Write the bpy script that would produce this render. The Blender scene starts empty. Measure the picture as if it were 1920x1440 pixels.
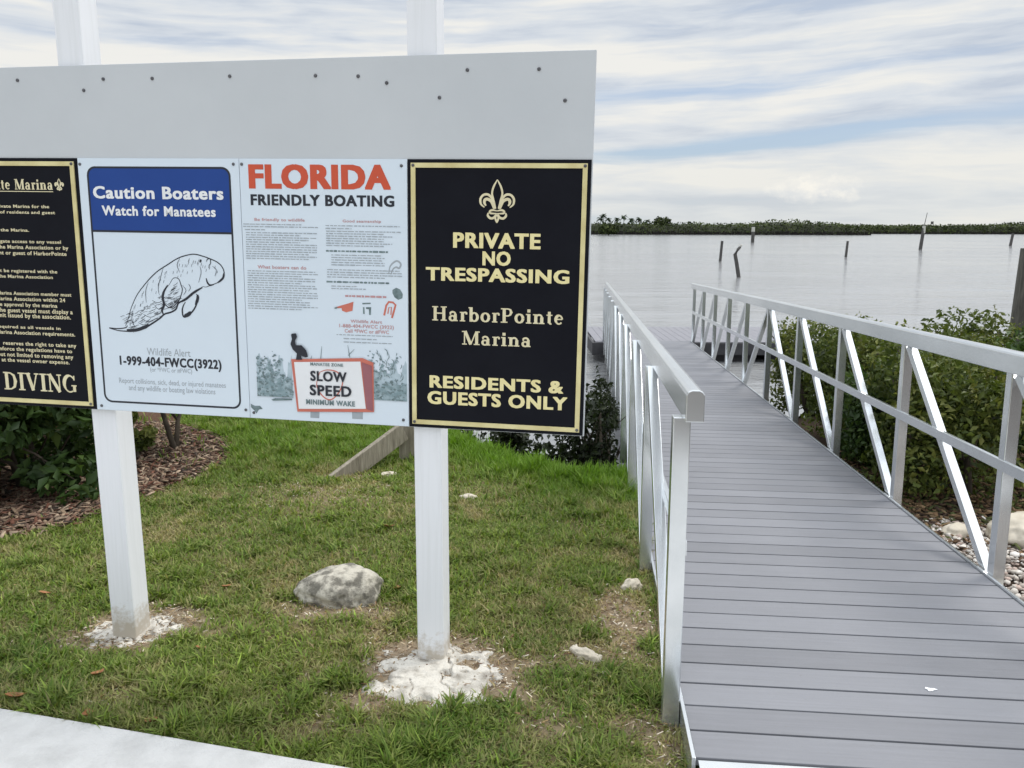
import bpy, bmesh, math, random
import numpy as np
from mathutils import Matrix, Vector
random.seed(7)
rng = np.random.default_rng(7)
sc = bpy.context.scene
COL = sc.collection

# ------------------------------------------------------------ camera, sky, sun, exposure
cam_d = bpy.data.cameras.new('camera')
cam = bpy.data.objects.new('camera', cam_d)
COL.objects.link(cam)
sc.camera = cam
cam_d.lens = 28.39
cam_d.sensor_width = 36.0
cam_d.clip_start = 0.05
cam_d.clip_end = 20000
PITCH, ROLL, EYE = 0.18776, -0.00251, 1.6
fw = Vector((0, math.cos(PITCH), -math.sin(PITCH)))
rt0 = Vector((1, 0, 0))
dn0 = fw.cross(rt0)
rt = rt0 * math.cos(ROLL) + dn0 * math.sin(ROLL)
dn = dn0 * math.cos(ROLL) - rt0 * math.sin(ROLL)
cam.matrix_world = Matrix(((rt.x, -dn.x, -fw.x, 0), (rt.y, -dn.y, -fw.y, 0), (rt.z, -dn.z, -fw.z, EYE), (0, 0, 0, 1)))

SUN_EL, SUN_AZ = math.radians(56), math.radians(62)     # azimuth measured from +Y towards +X
sun_d = bpy.data.lights.new('sun', 'SUN')
sun_d.energy = 1.5
sun_d.angle = math.radians(18)
sun_d.color = (1.0, 0.95, 0.87)
sun = bpy.data.objects.new('sun', sun_d)
COL.objects.link(sun)
sdir = Vector((math.sin(SUN_AZ) * math.cos(SUN_EL), math.cos(SUN_AZ) * math.cos(SUN_EL), math.sin(SUN_EL)))
sun.rotation_euler = sdir.to_track_quat('Z', 'Y').to_euler()
sc.view_settings.view_transform = 'Standard'
sc.view_settings.look = 'None'
sc.view_settings.gamma = 1.0
sc.view_settings.exposure = 0.42
sc.view_settings.use_curve_mapping = False


class NG:
    """small helper for building node trees"""
    def __init__(self, tree):
        self.t = tree
        self.n = tree.nodes
        self.n.clear()

    def add(self, kind, **kw):
        nd = self.n.new(kind)
        for k, v in kw.items():
            setattr(nd, k, v)
        return nd

    def put(self, sock, v):
        if isinstance(v, bpy.types.NodeSocket):
            self.t.links.new(v, sock)
        elif v is not None:
            sock.default_value = v

    def math(self, op, a, b=None, c=None, clamp=False):
        nd = self.add('ShaderNodeMath', operation=op, use_clamp=clamp)
        self.put(nd.inputs[0], a)
        self.put(nd.inputs[1], b)
        self.put(nd.inputs[2], c)
        return nd.outputs[0]

    def noise(self, vec, scale, detail=4, rough=0.55, dist=0.0):
        nd = self.add('ShaderNodeTexNoise')
        self.put(nd.inputs['Vector'], vec)
        nd.inputs['Scale'].default_value = scale
        nd.inputs['Detail'].default_value = detail
        nd.inputs['Roughness'].default_value = rough
        nd.inputs['Distortion'].default_value = dist
        return nd.outputs['Fac']

    def ramp(self, fac, stops):
        nd = self.add('ShaderNodeValToRGB')
        self.put(nd.inputs[0], fac)
        el = nd.color_ramp.elements
        while len(el) < len(stops):
            el.new(0.5)
        for e, (p, c) in zip(el, stops):
            e.position = p
            e.color = (c, c, c, 1) if isinstance(c, (int, float)) else (*c, 1)
        return nd.outputs[0]

    def mix(self, fac, a, b, mode='MIX'):
        nd = self.add('ShaderNodeMix', data_type='RGBA', blend_type=mode)
        self.put(nd.inputs[0], fac)
        for s, v in ((nd.inputs[6], a), (nd.inputs[7], b)):
            self.put(s, (*v, 1) if isinstance(v, tuple) and len(v) == 3 else v)
        return nd.outputs[2]

    def xyz(self, x, y, z):
        nd = self.add('ShaderNodeCombineXYZ')
        for s, v in zip(nd.inputs, (x, y, z)):
            self.put(s, v)
        return nd.outputs[0]


def build_sky():
    w = bpy.data.worlds.new('World')
    sc.world = w
    w.use_nodes = True
    g = NG(w.node_tree)
    out = g.add('ShaderNodeOutputWorld')
    bg = g.add('ShaderNodeBackground')
    bg.inputs['Strength'].default_value = 0.1
    g.t.links.new(bg.outputs[0], out.inputs[0])
    sky = g.add('ShaderNodeTexSky', sky_type='NISHITA')
    sky.sun_disc = False
    sky.sun_elevation = SUN_EL
    sky.sun_rotation = SUN_AZ
    sky.air_density = 1.0
    sky.dust_density = 1.5
    tc = g.add('ShaderNodeTexCoord')
    sp = g.add('ShaderNodeSeparateXYZ')
    g.t.links.new(tc.outputs['Generated'], sp.inputs[0])
    x, y, z = sp.outputs
    az = g.math('ARCTAN2', x, y)
    el = g.math('ARCSINE', z)
    # cloud sheets: long streaks that fan out from a point low on the left, thinner towards the horizon
    elt = g.math('SUBTRACT', el, g.math('MULTIPLY', az, g.math('MULTIPLY', el, 0.12)))
    warp = g.noise(g.xyz(g.math('MULTIPLY', az, 3.2), g.math('MULTIPLY', elt, 9.0), 2.0), 1.0, 4)
    elw = g.math('ADD', elt, g.math('MULTIPLY', g.math('SUBTRACT', warp, 0.5), 0.028))
    streak = g.noise(g.xyz(g.math('MULTIPLY', az, 1.25), g.math('MULTIPLY', elw, 24.0), 5.3), 1.0, 8, 0.56, 0.35)
    broad = g.noise(g.xyz(g.math('MULTIPLY', az, 0.8), g.math('MULTIPLY', elw, 13.0), 12.4), 1.0, 3, 0.5, 0.3)
    fine = g.noise(g.xyz(g.math('MULTIPLY', az, 7.0), g.math('MULTIPLY', elw, 48.0), 1.7), 1.0, 5, 0.55, 0.3)
    cover = g.math('ADD', g.math('MULTIPLY', streak, 0.62), g.math('ADD', g.math('MULTIPLY', broad, 0.30), g.math('MULTIPLY', fine, 0.12)))
    # the sheet is torn: long openings let the blue through
    tear = 0.0
    for c, w, tilt, a0, aw, amt in ((0.150, 0.013, 0.030, 0.22, 0.27, 0.20), (0.096, 0.011, 0.060, 0.30, 0.28, 0.21), (0.262, 0.016, -0.02, -0.35, 0.5, 0.05), (0.205, 0.012, 0.02, -0.5, 0.4, 0.06), (0.125, 0.006, 0.06, 0.6, 0.12, 0.07), (0.118, 0.010, -0.05, -0.6, 0.5, 0.12)):
        q = g.math('DIVIDE', g.math('SUBTRACT', elw, g.math('ADD', c, g.math('MULTIPLY', g.math('SUBTRACT', az, a0), tilt))), w)
        p = g.math('DIVIDE', g.math('SUBTRACT', az, a0), aw)
        e = g.math('ADD', g.math('MULTIPLY', q, q), g.math('MULTIPLY', p, p))
        tear = g.math('ADD', tear, g.math('MULTIPLY', g.math('POWER', 2.718, g.math('MULTIPLY', e, -1.0)), amt))
    cover = g.math('SUBTRACT', g.math('ADD', cover, 0.035), tear)
    fac = g.ramp(cover, [(0.34, 0.10), (0.42, 0.6), (0.49, 0.95), (0.58, 1.0)])
    shade = g.math('ADD', g.math('MULTIPLY', fine, 0.30), g.math('ADD', g.math('MULTIPLY', streak, 0.40), g.math('MULTIPLY', broad, 0.30)))
    cloud = g.ramp(shade, [(0.42, (4.0, 4.45, 5.15)), (0.49, (5.3, 5.6, 5.95)), (0.56, (6.5, 6.45, 6.2))])
    # warm, slightly greenish veil close to the horizon
    low = g.ramp(el, [(0.0, 1.0), (0.14, 0.0)])
    cloud = g.mix(g.math('MULTIPLY', low, 0.5), cloud, (5.9, 5.85, 5.35))
    clear = g.mix(0.75, sky.outputs[0], (3.0, 3.9, 5.4))
    clear = g.mix(g.math('MULTIPLY', low, 0.8), clear, (3.8, 4.9, 5.35))
    col = g.mix(fac, clear, cloud)
    # one small heap cloud over the far shore
    ca = g.math('MULTIPLY', g.math('SUBTRACT', az, 0.352), 14.0)
    ce = g.math('MULTIPLY', g.math('SUBTRACT', el, 0.047), 42.0)
    hn = g.noise(g.xyz(g.math('MULTIPLY', az, 40.0), g.math('MULTIPLY', el, 55.0), 3.0), 1.0, 6, 0.6)
    heap = g.math('ADD', g.math('MULTIPLY', ca, ca), g.math('MULTIPLY', ce, ce))
    heap = g.math('SUBTRACT', g.math('ADD', 0.55, g.math('MULTIPLY', hn, 1.6)), g.math('ADD', heap, 0.75))
    hf = g.ramp(heap, [(0.0, 0.0), (0.6, 0.6)])
    hc = g.ramp(hn, [(0.35, (5.6, 5.75, 5.9)), (0.6, (7.6, 7.3, 6.6))])
    col = g.mix(hf, col, hc)
    # the overcast is brighter overhead than at the horizon
    up = g.ramp(el, [(0.36, 1.0), (0.75, 2.3)])
    col = g.mix(1.0, col, up, 'MULTIPLY')
    g.put(bg.inputs['Color'], col)


build_sky()


# ------------------------------------------------------------ materials
def principled(name):
    m = bpy.data.materials.new(name)
    m.use_nodes = True
    g = NG(m.node_tree)
    out = g.add('ShaderNodeOutputMaterial')
    b = g.add('ShaderNodeBsdfPrincipled')
    g.t.links.new(b.outputs[0], out.inputs[0])
    return m, g, b, out


def mat(name, c1, c2=None, scale=8.0, rough=0.6, metal=0.0, bump=0.0, bscale=None, stretch=(1, 1, 1), spec=0.5, lo=0.35, hi=0.65, detail=6, rvar=0.0):
    m, g, b, out = principled(name)
    tc = g.add('ShaderNodeTexCoord')
    mp = g.add('ShaderNodeMapping')
    g.t.links.new(tc.outputs['Object'], mp.inputs[0])
    mp.inputs['Scale'].default_value = stretch
    v = mp.outputs[0]
    n = g.noise(v, scale, detail, 0.6)
    if c2 is None:
        c2 = tuple(min(1, c * 0.9) for c in c1)
    f = g.ramp(n, [(lo, 0.0), (hi, 1.0)])
    g.put(b.inputs['Base Color'], g.mix(f, c1, c2))
    b.inputs['Metallic'].default_value = metal
    b.inputs['Specular IOR Level'].default_value = spec
    if rvar:
        g.put(b.inputs['Roughness'], g.math('ADD', rough - rvar / 2, g.math('MULTIPLY', n, rvar)))
    else:
        b.inputs['Roughness'].default_value = rough
    if bump:
        bp = g.add('ShaderNodeBump')
        bp.inputs['Strength'].default_value = bump
        bp.inputs['Distance'].default_value = 0.01
        g.put(bp.inputs['Height'], g.noise(v, bscale or scale * 3, 6, 0.65))
        g.t.links.new(bp.outputs[0], b.inputs['Normal'])
    return m


def leafmat(name, rough=0.5, trans=0.3, spec=0.4):
    """colour per leaf / blade from the mesh attribute; some light passes through"""
    m, g, b, out = principled(name)
    at = g.add('ShaderNodeAttribute', attribute_name='tint')
    g.t.links.new(at.outputs['Color'], b.inputs['Base Color'])
    b.inputs['Roughness'].default_value = rough
    b.inputs['Specular IOR Level'].default_value = spec
    if trans:
        tr = g.add('ShaderNodeBsdfTranslucent')
        g.put(tr.inputs[0], g.mix(1.0, at.outputs['Color'], (1.25, 1.35, 0.7), 'MULTIPLY'))
        mx = g.add('ShaderNodeMixShader')
        mx.inputs[0].default_value = trans
        g.t.links.new(b.outputs[0], mx.inputs[1])
        g.t.links.new(tr.outputs[0], mx.inputs[2])
        g.t.links.new(mx.outputs[0], out.inputs[0])
    return m


M = {
    'board': mat('painted_board', (.56, .59, .62), (.52, .55, .58), 1.6, .45, bump=.04, bscale=60),
    'vinyl': mat('white_vinyl', (.80, .82, .86), (.74, .765, .80), 2.2, .38, stretch=(1, 1, .35), bump=.02, bscale=40),
    'plate': mat('white_sign_plate', (.67, .76, .85), (.65, .735, .825), 3, .35),
    'black': mat('black_sign_plate', (.005, .0055, .010), (.007, .008, .013), 5, .45, spec=.12),
    'gold': mat('gold_lettering', (.82, .74, .40), (.76, .67, .33), 30, .45),
    'goldbar': mat('gold_border', (.74, .67, .36), (.58, .50, .24), 9, .3),
    'goldpale': mat('pale_gold_lettering', (.74, .68, .46), (.66, .59, .38), 30, .5),
    'blue': mat('blue_print', (.018, .062, .27), (.016, .056, .25), 4, .4, spec=.25),
    'navy': mat('dark_print', (.012, .016, .028), (.014, .018, .03), 4, .4),
    'white': mat('white_print', (.82, .84, .87), None, 4, .4),
    'red': mat('red_print', (.60, .085, .035), (.53, .075, .035), 6, .4),
    'grey': mat('grey_print', (.36, .40, .44), (.30, .345, .39), 20, .45),
    'pink': mat('faded_red_print', (.53, .29, .30), (.47, .25, .26), 20, .45),
    'teal': mat('grey_green_print', (.20, .29, .32), (.38, .48, .53), 60, .45, lo=.40, hi=.68),
    'tealpale': mat('pale_blue_green_print', (.36, .46, .52), (.50, .61, .68), 26, .45),
    'tealdk': mat('dark_grey_green_print', (.10, .15, .16), (.20, .27, .29), 45, .45),
    'mauve': mat('dull_red_print', (.33, .12, .14), (.28, .10, .12), 20, .45),
    'salmon': mat('salmon_print', (.60, .17, .12), (.54, .15, .11), 20, .45),
    'screw': mat('screw_steel', (.16, .16, .17), (.08, .08, .09), 90, .45, .6),
    'alu': mat('mill_aluminium', (.73, .755, .775), (.62, .65, .67), 4, .18, .80, stretch=(1, .3, 1), rvar=.08),
    'deckmat': mat('grey_composite_deck', (.275, .28, .315), (.235, .24, .275), 5, .62, bump=.22, bscale=34, stretch=(.6, 7, 1), rvar=.1),
    'dockmat': mat('grey_dock_deck', (.22, .22, .245), (.19, .19, .215), 5, .65),
    'dockdark': mat('dark_dock_float', (.03, .03, .035), (.05, .05, .055), 6, .7),
    'wood': mat('weathered_timber', (.36, .325, .26), (.19, .165, .125), 6, .85, bump=.5, bscale=14, stretch=(9, 9, .8)),
    'pile': mat('dark_piling_wood', (.05, .05, .05), (.10, .095, .09), 5, .85, bump=.4, bscale=12, stretch=(4, 4, .6)),
    'pilegrey': mat('grey_piling_wood', (.13, .125, .105), (.06, .058, .05), 6, .85, bump=.5, bscale=14, stretch=(9, 9, .8)),
    'pilepale': mat('pale_piling_band_highlight', (.55, .55, .5), (.4, .4, .36), 8, .7),
    'rock': mat('lichened_limestone', (.50, .47, .40), (.16, .15, .125), 17, .9, bump=1.0, bscale=45, lo=.42, hi=.58, detail=9),
    'stone': mat('pale_limestone', (.62, .57, .48), (.40, .35, .27), 9, .9, bump=.7, bscale=40),
    'tanrock': mat('tan_boulder', (.60, .55, .46), (.42, .37, .29), 5, .85, bump=.4, bscale=20),
    'mortar': mat('crumbled_white_concrete', (.62, .59, .53), (.25, .225, .19), 14, .95, bump=1.0, bscale=60, lo=.46, hi=.70, detail=10),
    'walk': mat('concrete_path', (.58, .58, .575), (.45, .45, .445), 9, .88, bump=.5, bscale=90, detail=12, lo=.40, hi=.75),
    'bark': mat('shrub_bark', (.10, .08, .06), (.05, .04, .03), 10, .9, bump=.5, bscale=30),
    'leaf': leafmat('shrub_leaves', .5, .25, .3),
    'blade': leafmat('grass_blades', .6, .3, .25),
    'chip': leafmat('mulch_chips', .9, 0, .2),
    'dryleaf': mat('dry_leaf', (.36, .15, .05), (.22, .10, .045), 40, .7),
    'farleaf': leafmat('far_mangrove_leaves', .8, 0, .15),
}


def deck_mat():
    """grey composite boards: grain along each board, a tone of its own per board, faint dirt"""
    m, g, b, out = principled('grey_composite_deck')
    tc = g.add('ShaderNodeTexCoord')
    sp = g.add('ShaderNodeSeparateXYZ')
    g.t.links.new(tc.outputs['Object'], sp.inputs[0])
    x, y, z = sp.outputs
    k = g.math('FLOOR', g.math('DIVIDE', g.math('ADD', y, .002), .1435))
    wn = g.add('ShaderNodeTexWhiteNoise', noise_dimensions='1D')
    g.put(wn.inputs['W'], k)
    grain = g.noise(g.xyz(g.math('ADD', g.math('MULTIPLY', x, 2.2), g.math('MULTIPLY', k, 7.3)), g.math('MULTIPLY', y, 75), 0.0), 1.0, 8, .7)
    dirt = g.noise(tc.outputs['Object'], 2.3, 6, .65)
    spots = g.ramp(g.noise(tc.outputs['Object'], 38, 4, .6), [(.66, 0.0), (.74, 1.0)])
    f = g.math('ADD', .55, g.math('ADD', g.math('MULTIPLY', wn.outputs['Value'], .22), g.math('ADD', g.math('MULTIPLY', grain, .46), g.math('MULTIPLY', dirt, .26))))
    col = g.mix(1.0, (.182, .187, .207), g.xyz(f, f, f), 'MULTIPLY')
    g.put(b.inputs['Base Color'], g.mix(g.math('MULTIPLY', spots, .38), col, (.15, .145, .14)))
    g.put(b.inputs['Roughness'], g.math('ADD', .5, g.math('MULTIPLY', grain, .25)))
    bp = g.add('ShaderNodeBump')
    bp.inputs['Strength'].default_value = .3
    bp.inputs['Distance'].default_value = .004
    g.put(bp.inputs['Height'], grain)
    g.t.links.new(bp.outputs[0], b.inputs['Normal'])
    return m


def ground_mat():
    m, g, b, out = principled('lawn_soil')
    at = g.add('ShaderNodeAttribute', attribute_name='tint')
    tc = g.add('ShaderNodeTexCoord')
    n = g.noise(tc.outputs['Object'], 45, 8, .7)
    n2 = g.noise(tc.outputs['Object'], 7, 5, .6)
    f = g.math('ADD', .55, g.math('ADD', g.math('MULTIPLY', n, .6), g.math('MULTIPLY', n2, .3)))
    g.put(b.inputs['Base Color'], g.mix(1.0, at.outputs['Color'], g.xyz(f, f, f), 'MULTIPLY'))
    b.inputs['Roughness'].default_value = .95
    b.inputs['Specular IOR Level'].default_value = .15
    bp = g.add('ShaderNodeBump')
    bp.inputs['Strength'].default_value = .8
    bp.inputs['Distance'].default_value = .02
    g.put(bp.inputs['Height'], n)
    g.t.links.new(bp.outputs[0], b.inputs['Normal'])
    return m


def water_mat():
    m, g, b, out = principled('bay_water')
    b.inputs['Base Color'].default_value = (.27, .275, .28, 1)
    b.inputs['Roughness'].default_value = .12
    b.inputs['IOR'].default_value = 1.33
    tc = g.add('ShaderNodeTexCoord')
    mp = g.add('ShaderNodeMapping')
    g.t.links.new(tc.outputs['Object'], mp.inputs[0])
    mp.inputs['Scale'].default_value = (.55, 1.0, 1)
    v = mp.outputs[0]
    h1 = g.noise(v, 3.4, 4, .6, .4)
    h2 = g.noise(v, .12, 4, .6, .6)
    h3 = g.noise(v, .5, 3, .5, .3)
    calm = g.ramp(g.noise(v, .035, 4, .6, .8), [(.40, .12), (.62, 1.0)])
    h = g.math('ADD', g.math('MULTIPLY', h1, g.math('MULTIPLY', calm, .12)), g.math('ADD', g.math('MULTIPLY', h2, .40), g.math('MULTIPLY', g.math('MULTIPLY', h3, calm), .20)))
    bp = g.add('ShaderNodeBump')
    bp.inputs['Strength'].default_value = .55
    bp.inputs['Distance'].default_value = 1.0
    g.put(bp.inputs['Height'], h)
    g.t.links.new(bp.outputs[0], b.inputs['Normal'])
    return m


def vinyl_mat():
    m, g, b, out = principled('white_vinyl')
    tc = g.add('ShaderNodeTexCoord')
    sp = g.add('ShaderNodeSeparateXYZ')
    g.t.links.new(tc.outputs['Object'], sp.inputs[0])
    n = g.noise(tc.outputs['Object'], 30, 8, .7)
    n2 = g.noise(g.xyz(g.math('MULTIPLY', sp.outputs[0], 60), g.math('MULTIPLY', sp.outputs[1], 2.0), g.math('MULTIPLY', sp.outputs[2], 60)), 1.0, 5, .6)
    dirt = g.ramp(g.math('SUBTRACT', n, g.math('MULTIPLY', sp.outputs[1], 3.2)), [(.30, 0.0), (.62, .8)])
    col = g.mix(g.ramp(n2, [(.45, 0.0), (.75, .6)]), (.80, .82, .86), (.70, .72, .745))
    g.put(b.inputs['Base Color'], g.mix(dirt, col, (.42, .36, .27)))
    b.inputs['Roughness'].default_value = .4
    return m


M['vinyl'] = vinyl_mat()
M['soil'] = ground_mat()
M['deckmat'] = deck_mat()
M['water'] = water_mat()


# ------------------------------------------------------------ object helpers
def link(name, me, material, parent=None):
    o = bpy.data.objects.new(name, me)
    COL.objects.link(o)
    if material is not None:
        me.materials.append(material)
    if parent is not None:
        o.parent = parent
    return o


def tag(o, label=None, cat=None, group=None, kind=None):
    if label:
        o['label'] = label
    if cat:
        o['category'] = cat
    if group:
        o['group'] = group
    if kind:
        o['kind'] = kind
    return o


def empty(name, matrix, label, cat, group=None):
    o = bpy.data.objects.new(name, None)
    COL.objects.link(o)
    o.empty_display_size = .1
    o.matrix_world = matrix
    return tag(o, label, cat, group)


def npmesh(name, V, F, tint=None, smooth=False):
    """bulk mesh from numpy: V (n,3), F (m,k) all polygons with k corners"""
    V = np.ascontiguousarray(V, dtype=np.float32)
    F = np.ascontiguousarray(F, dtype=np.int32)
    me = bpy.data.meshes.new(name)
    me.vertices.add(len(V))
    me.vertices.foreach_set('co', V.ravel())
    k = F.shape[1]
    me.loops.add(F.size)
    me.loops.foreach_set('vertex_index', F.ravel())
    me.polygons.add(len(F))
    me.polygons.foreach_set('loop_start', np.arange(0, F.size, k, dtype=np.int32))
    me.polygons.foreach_set('loop_total', np.full(len(F), k, dtype=np.int32))
    if smooth:
        me.polygons.foreach_set('use_smooth', np.ones(len(F), dtype=bool))
    if tint is not None:
        a = me.attributes.new('tint', 'FLOAT_COLOR', 'POINT')
        c = np.ones((len(V), 4), dtype=np.float32)
        c[:, :3] = tint
        a.data.foreach_set('color', c.ravel())
    me.update(calc_edges=True)
    return me


class MB:
    """collects boxes, bars and prisms; build() links them as one mesh object"""
    def __init__(self):
        self.v, self.f = [], []

    def add(self, vs, fs):
        b = len(self.v)
        self.v += [tuple(p) for p in vs]
        self.f += [tuple(b + i for i in f) for f in fs]
        return self

    def box(self, x0, x1, y0, y1, z0, z1):
        return self.add([(x0, y0, z0), (x1, y0, z0), (x1, y1, z0), (x0, y1, z0), (x0, y0, z1), (x1, y0, z1), (x1, y1, z1), (x0, y1, z1)],
                        [(3, 2, 1, 0), (4, 5, 6, 7), (0, 1, 5, 4), (1, 2, 6, 5), (2, 3, 7, 6), (3, 0, 4, 7)])

    def prism(self, poly, axis, a, b):
        """extrude a 2-D outline along an axis from a to b"""
        n = len(poly)
        put = {'x': lambda p, t: (t, p[0], p[1]), 'y': lambda p, t: (p[0], t, p[1]), 'z': lambda p, t: (p[0], p[1], t)}[axis]
        vs = [put(p, a) for p in poly] + [put(p, b) for p in poly]
        fs = [tuple(range(n))[::-1], tuple(range(n, 2 * n))] + [(i, (i + 1) % n, n + (i + 1) % n, n + i) for i in range(n)]
        return self.add(vs, fs)

    def bar(self, p, q, w, h, up=(0, 0, 1)):
        p, q = Vector(p), Vector(q)
        t = (q - p).normalized()
        s = t.cross(Vector(up)).normalized()
        u = s.cross(t)
        c = [(-w / 2, -h / 2), (w / 2, -h / 2), (w / 2, h / 2), (-w / 2, h / 2)]
        vs = [e + s * a + u * b for e in (p, q) for a, b in c]
        return self.add(vs, [(0, 1, 2, 3), (7, 6, 5, 4), (0, 4, 5, 1), (1, 5, 6, 2), (2, 6, 7, 3), (3, 7, 4, 0)])

    def tube(self, pts, radii, n=10):
        pts = [Vector(p) for p in pts]
        b = len(self.v)
        for i, p in enumerate(pts):
            t = (pts[min(i + 1, len(pts) - 1)] - pts[max(i - 1, 0)]).normalized()
            a = t.orthogonal().normalized() if abs(t.z) < .9 else Vector((1, 0, 0)).cross(t).normalized()
            c = t.cross(a)
            for k in range(n):
                th = 2 * math.pi * k / n
                self.v.append(tuple(p + (a * math.cos(th) + c * math.sin(th)) * radii[i]))
        for i in range(len(pts) - 1):
            for k in range(n):
                k2 = (k + 1) % n
                self.f.append((b + i * n + k, b + i * n + k2, b + (i + 1) * n + k2, b + (i + 1) * n + k))
        self.f.append(tuple(b + k for k in range(n))[::-1])
        e = b + (len(pts) - 1) * n
        self.f.append(tuple(e + k for k in range(n)))
        return self

    def mesh(self, name, bevel=0.0, smooth=False):
        me = bpy.data.meshes.new(name)
        me.from_pydata(self.v, [], self.f)
        bm = bmesh.new()
        bm.from_mesh(me)
        bmesh.ops.recalc_face_normals(bm, faces=bm.faces)
        if bevel:
            es = [e for e in bm.edges if len(e.link_faces) == 2 and e.calc_face_angle(0) > .5]
            bmesh.ops.bevel(bm, geom=es, offset=bevel, segments=2, affect='EDGES', profile=.5)
        bm.to_mesh(me)
        bm.free()
        if smooth:
            me.polygons.foreach_set('use_smooth', [True] * len(me.polygons))
        me.update()
        return me

    def build(self, name, material, parent=None, bevel=0.0, smooth=False):
        return link(name, self.mesh(name, bevel, smooth), material, parent)


def vnoise(x, y, seed=0):
    """smooth 2-D value noise 0..1"""
    r = np.random.default_rng(seed).random((128, 128))
    xi, yi = np.floor(x).astype(int), np.floor(y).astype(int)
    fx, fy = x - xi, y - yi
    fx, fy = fx * fx * (3 - 2 * fx), fy * fy * (3 - 2 * fy)
    g = lambda a, b: r[a % 128, b % 128]
    return (g(xi, yi) * (1 - fx) + g(xi + 1, yi) * fx) * (1 - fy) + (g(xi, yi + 1) * (1 - fx) + g(xi + 1, yi + 1) * fx) * fy


def fbm(x, y, seed=0, oct=4):
    s = 0
    a = .5
    for o in range(oct):
        s = s + a * vnoise(x * 2 ** o + 17.3 * o, y * 2 ** o + 5.1 * o, seed + o)
        a *= .5
    return s / (1 - .5 ** oct)


def sstep(a, b, t):
    t = np.clip((t - a) / (b - a), 0, 1)
    return t * t * (3 - 2 * t)


# ------------------------------------------------------------ terrain, water, path
SHX = np.array([-200, -14, -5, -2.2, -.9, -.25, .2, .6, 1.3, 2.9, 4.5, 8, 14, 200.])
SHY = np.array([16, 14, 11.5, 9.6, 8.0, 6.7, 6.1, 5.75, 5.9, 8.6, 9.6, 10.5, 12, 14.])
WATER = -.75


def shore(x):
    return np.interp(x, SHX, SHY)


def gz(x, y):
    x, y = np.asarray(x, float), np.asarray(y, float)
    t = y - shore(x)
    z = -.035 * np.clip(y - 3.6, 0, 8) - sstep(-.7, 1.5, t) * 1.1 - np.clip(t - 1.5, 0, 60) * .02
    z = z + (fbm(x * 1.3 + 40, y * 1.3 + 40, 3, 3) - .5) * .05 * sstep(1.2, 2.6, y)
    # the bank falls away beside and under the gangway
    z = z - .12 * sstep(.45, .8, x - .094 * y) * sstep(2.6, 3.6, y)
    return z


def gline(x):          # edge of the concrete path
    return 2.454 - (x + 1.715) * .2437


BED = np.array([(-30, 2.6), (-4.2, 3.3), (-3.3, 3.72), (-2.72, 4.06), (-2.5, 4.24), (-2.36, 4.5), (-2.24, 5.05), (-2.12, 5.6), (-2.2, 6.1), (-2.45, 6.5), (-2.9, 6.9), (-3.6, 8.5), (-30, 9)])


def inpoly(x, y, P):
    ins = np.zeros(np.shape(x), bool)
    for i in range(len(P)):
        x1, y1 = P[i - 1]
        x2, y2 = P[i]
        c = ((y1 > y) != (y2 > y)) & (x < (x2 - x1) * (y - y1) / (y2 - y1 + 1e-12) + x1)
        ins ^= c
    return ins


def gang_x(y, lat):    # x of a line running along the gangway at a lateral offset
    return lat * .99558 + .09436 * y


def bare(x, y):
    """0..1 how bare the lawn is"""
    b = np.zeros(np.shape(x))
    for cx, cy, rx, ry, s in [(-.30, 2.74, .38, .28, 1.0), (-1.54, 3.1, .30, .2, 1.0), (.46, 3.12, .16, .26, .85), (.36, 2.83, .22, .13, .6),
                              (-.72, 3.22, .26, .12, .8), (.12, 2.42, .14, .10, .5), (-.46, 2.8, .2, .16, .55), (-.55, 2.42, .12, .10, .55),
                              (-1.35, 2.55, .14, .08, .5), (.5, 2.3, .15, .2, .7), (-1.2, 4.9, .8, .35, .35), (-1.15, 5.35, .2, .1, .6)]:
        d = np.sqrt(((x - cx) / rx) ** 2 + ((y - cy) / ry) ** 2) + (fbm(x * 9, y * 9, 21, 3) - .5) * 1.1
        b = np.maximum(b, s * (1 - sstep(.55, 1.25, d)))
    return b


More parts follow.
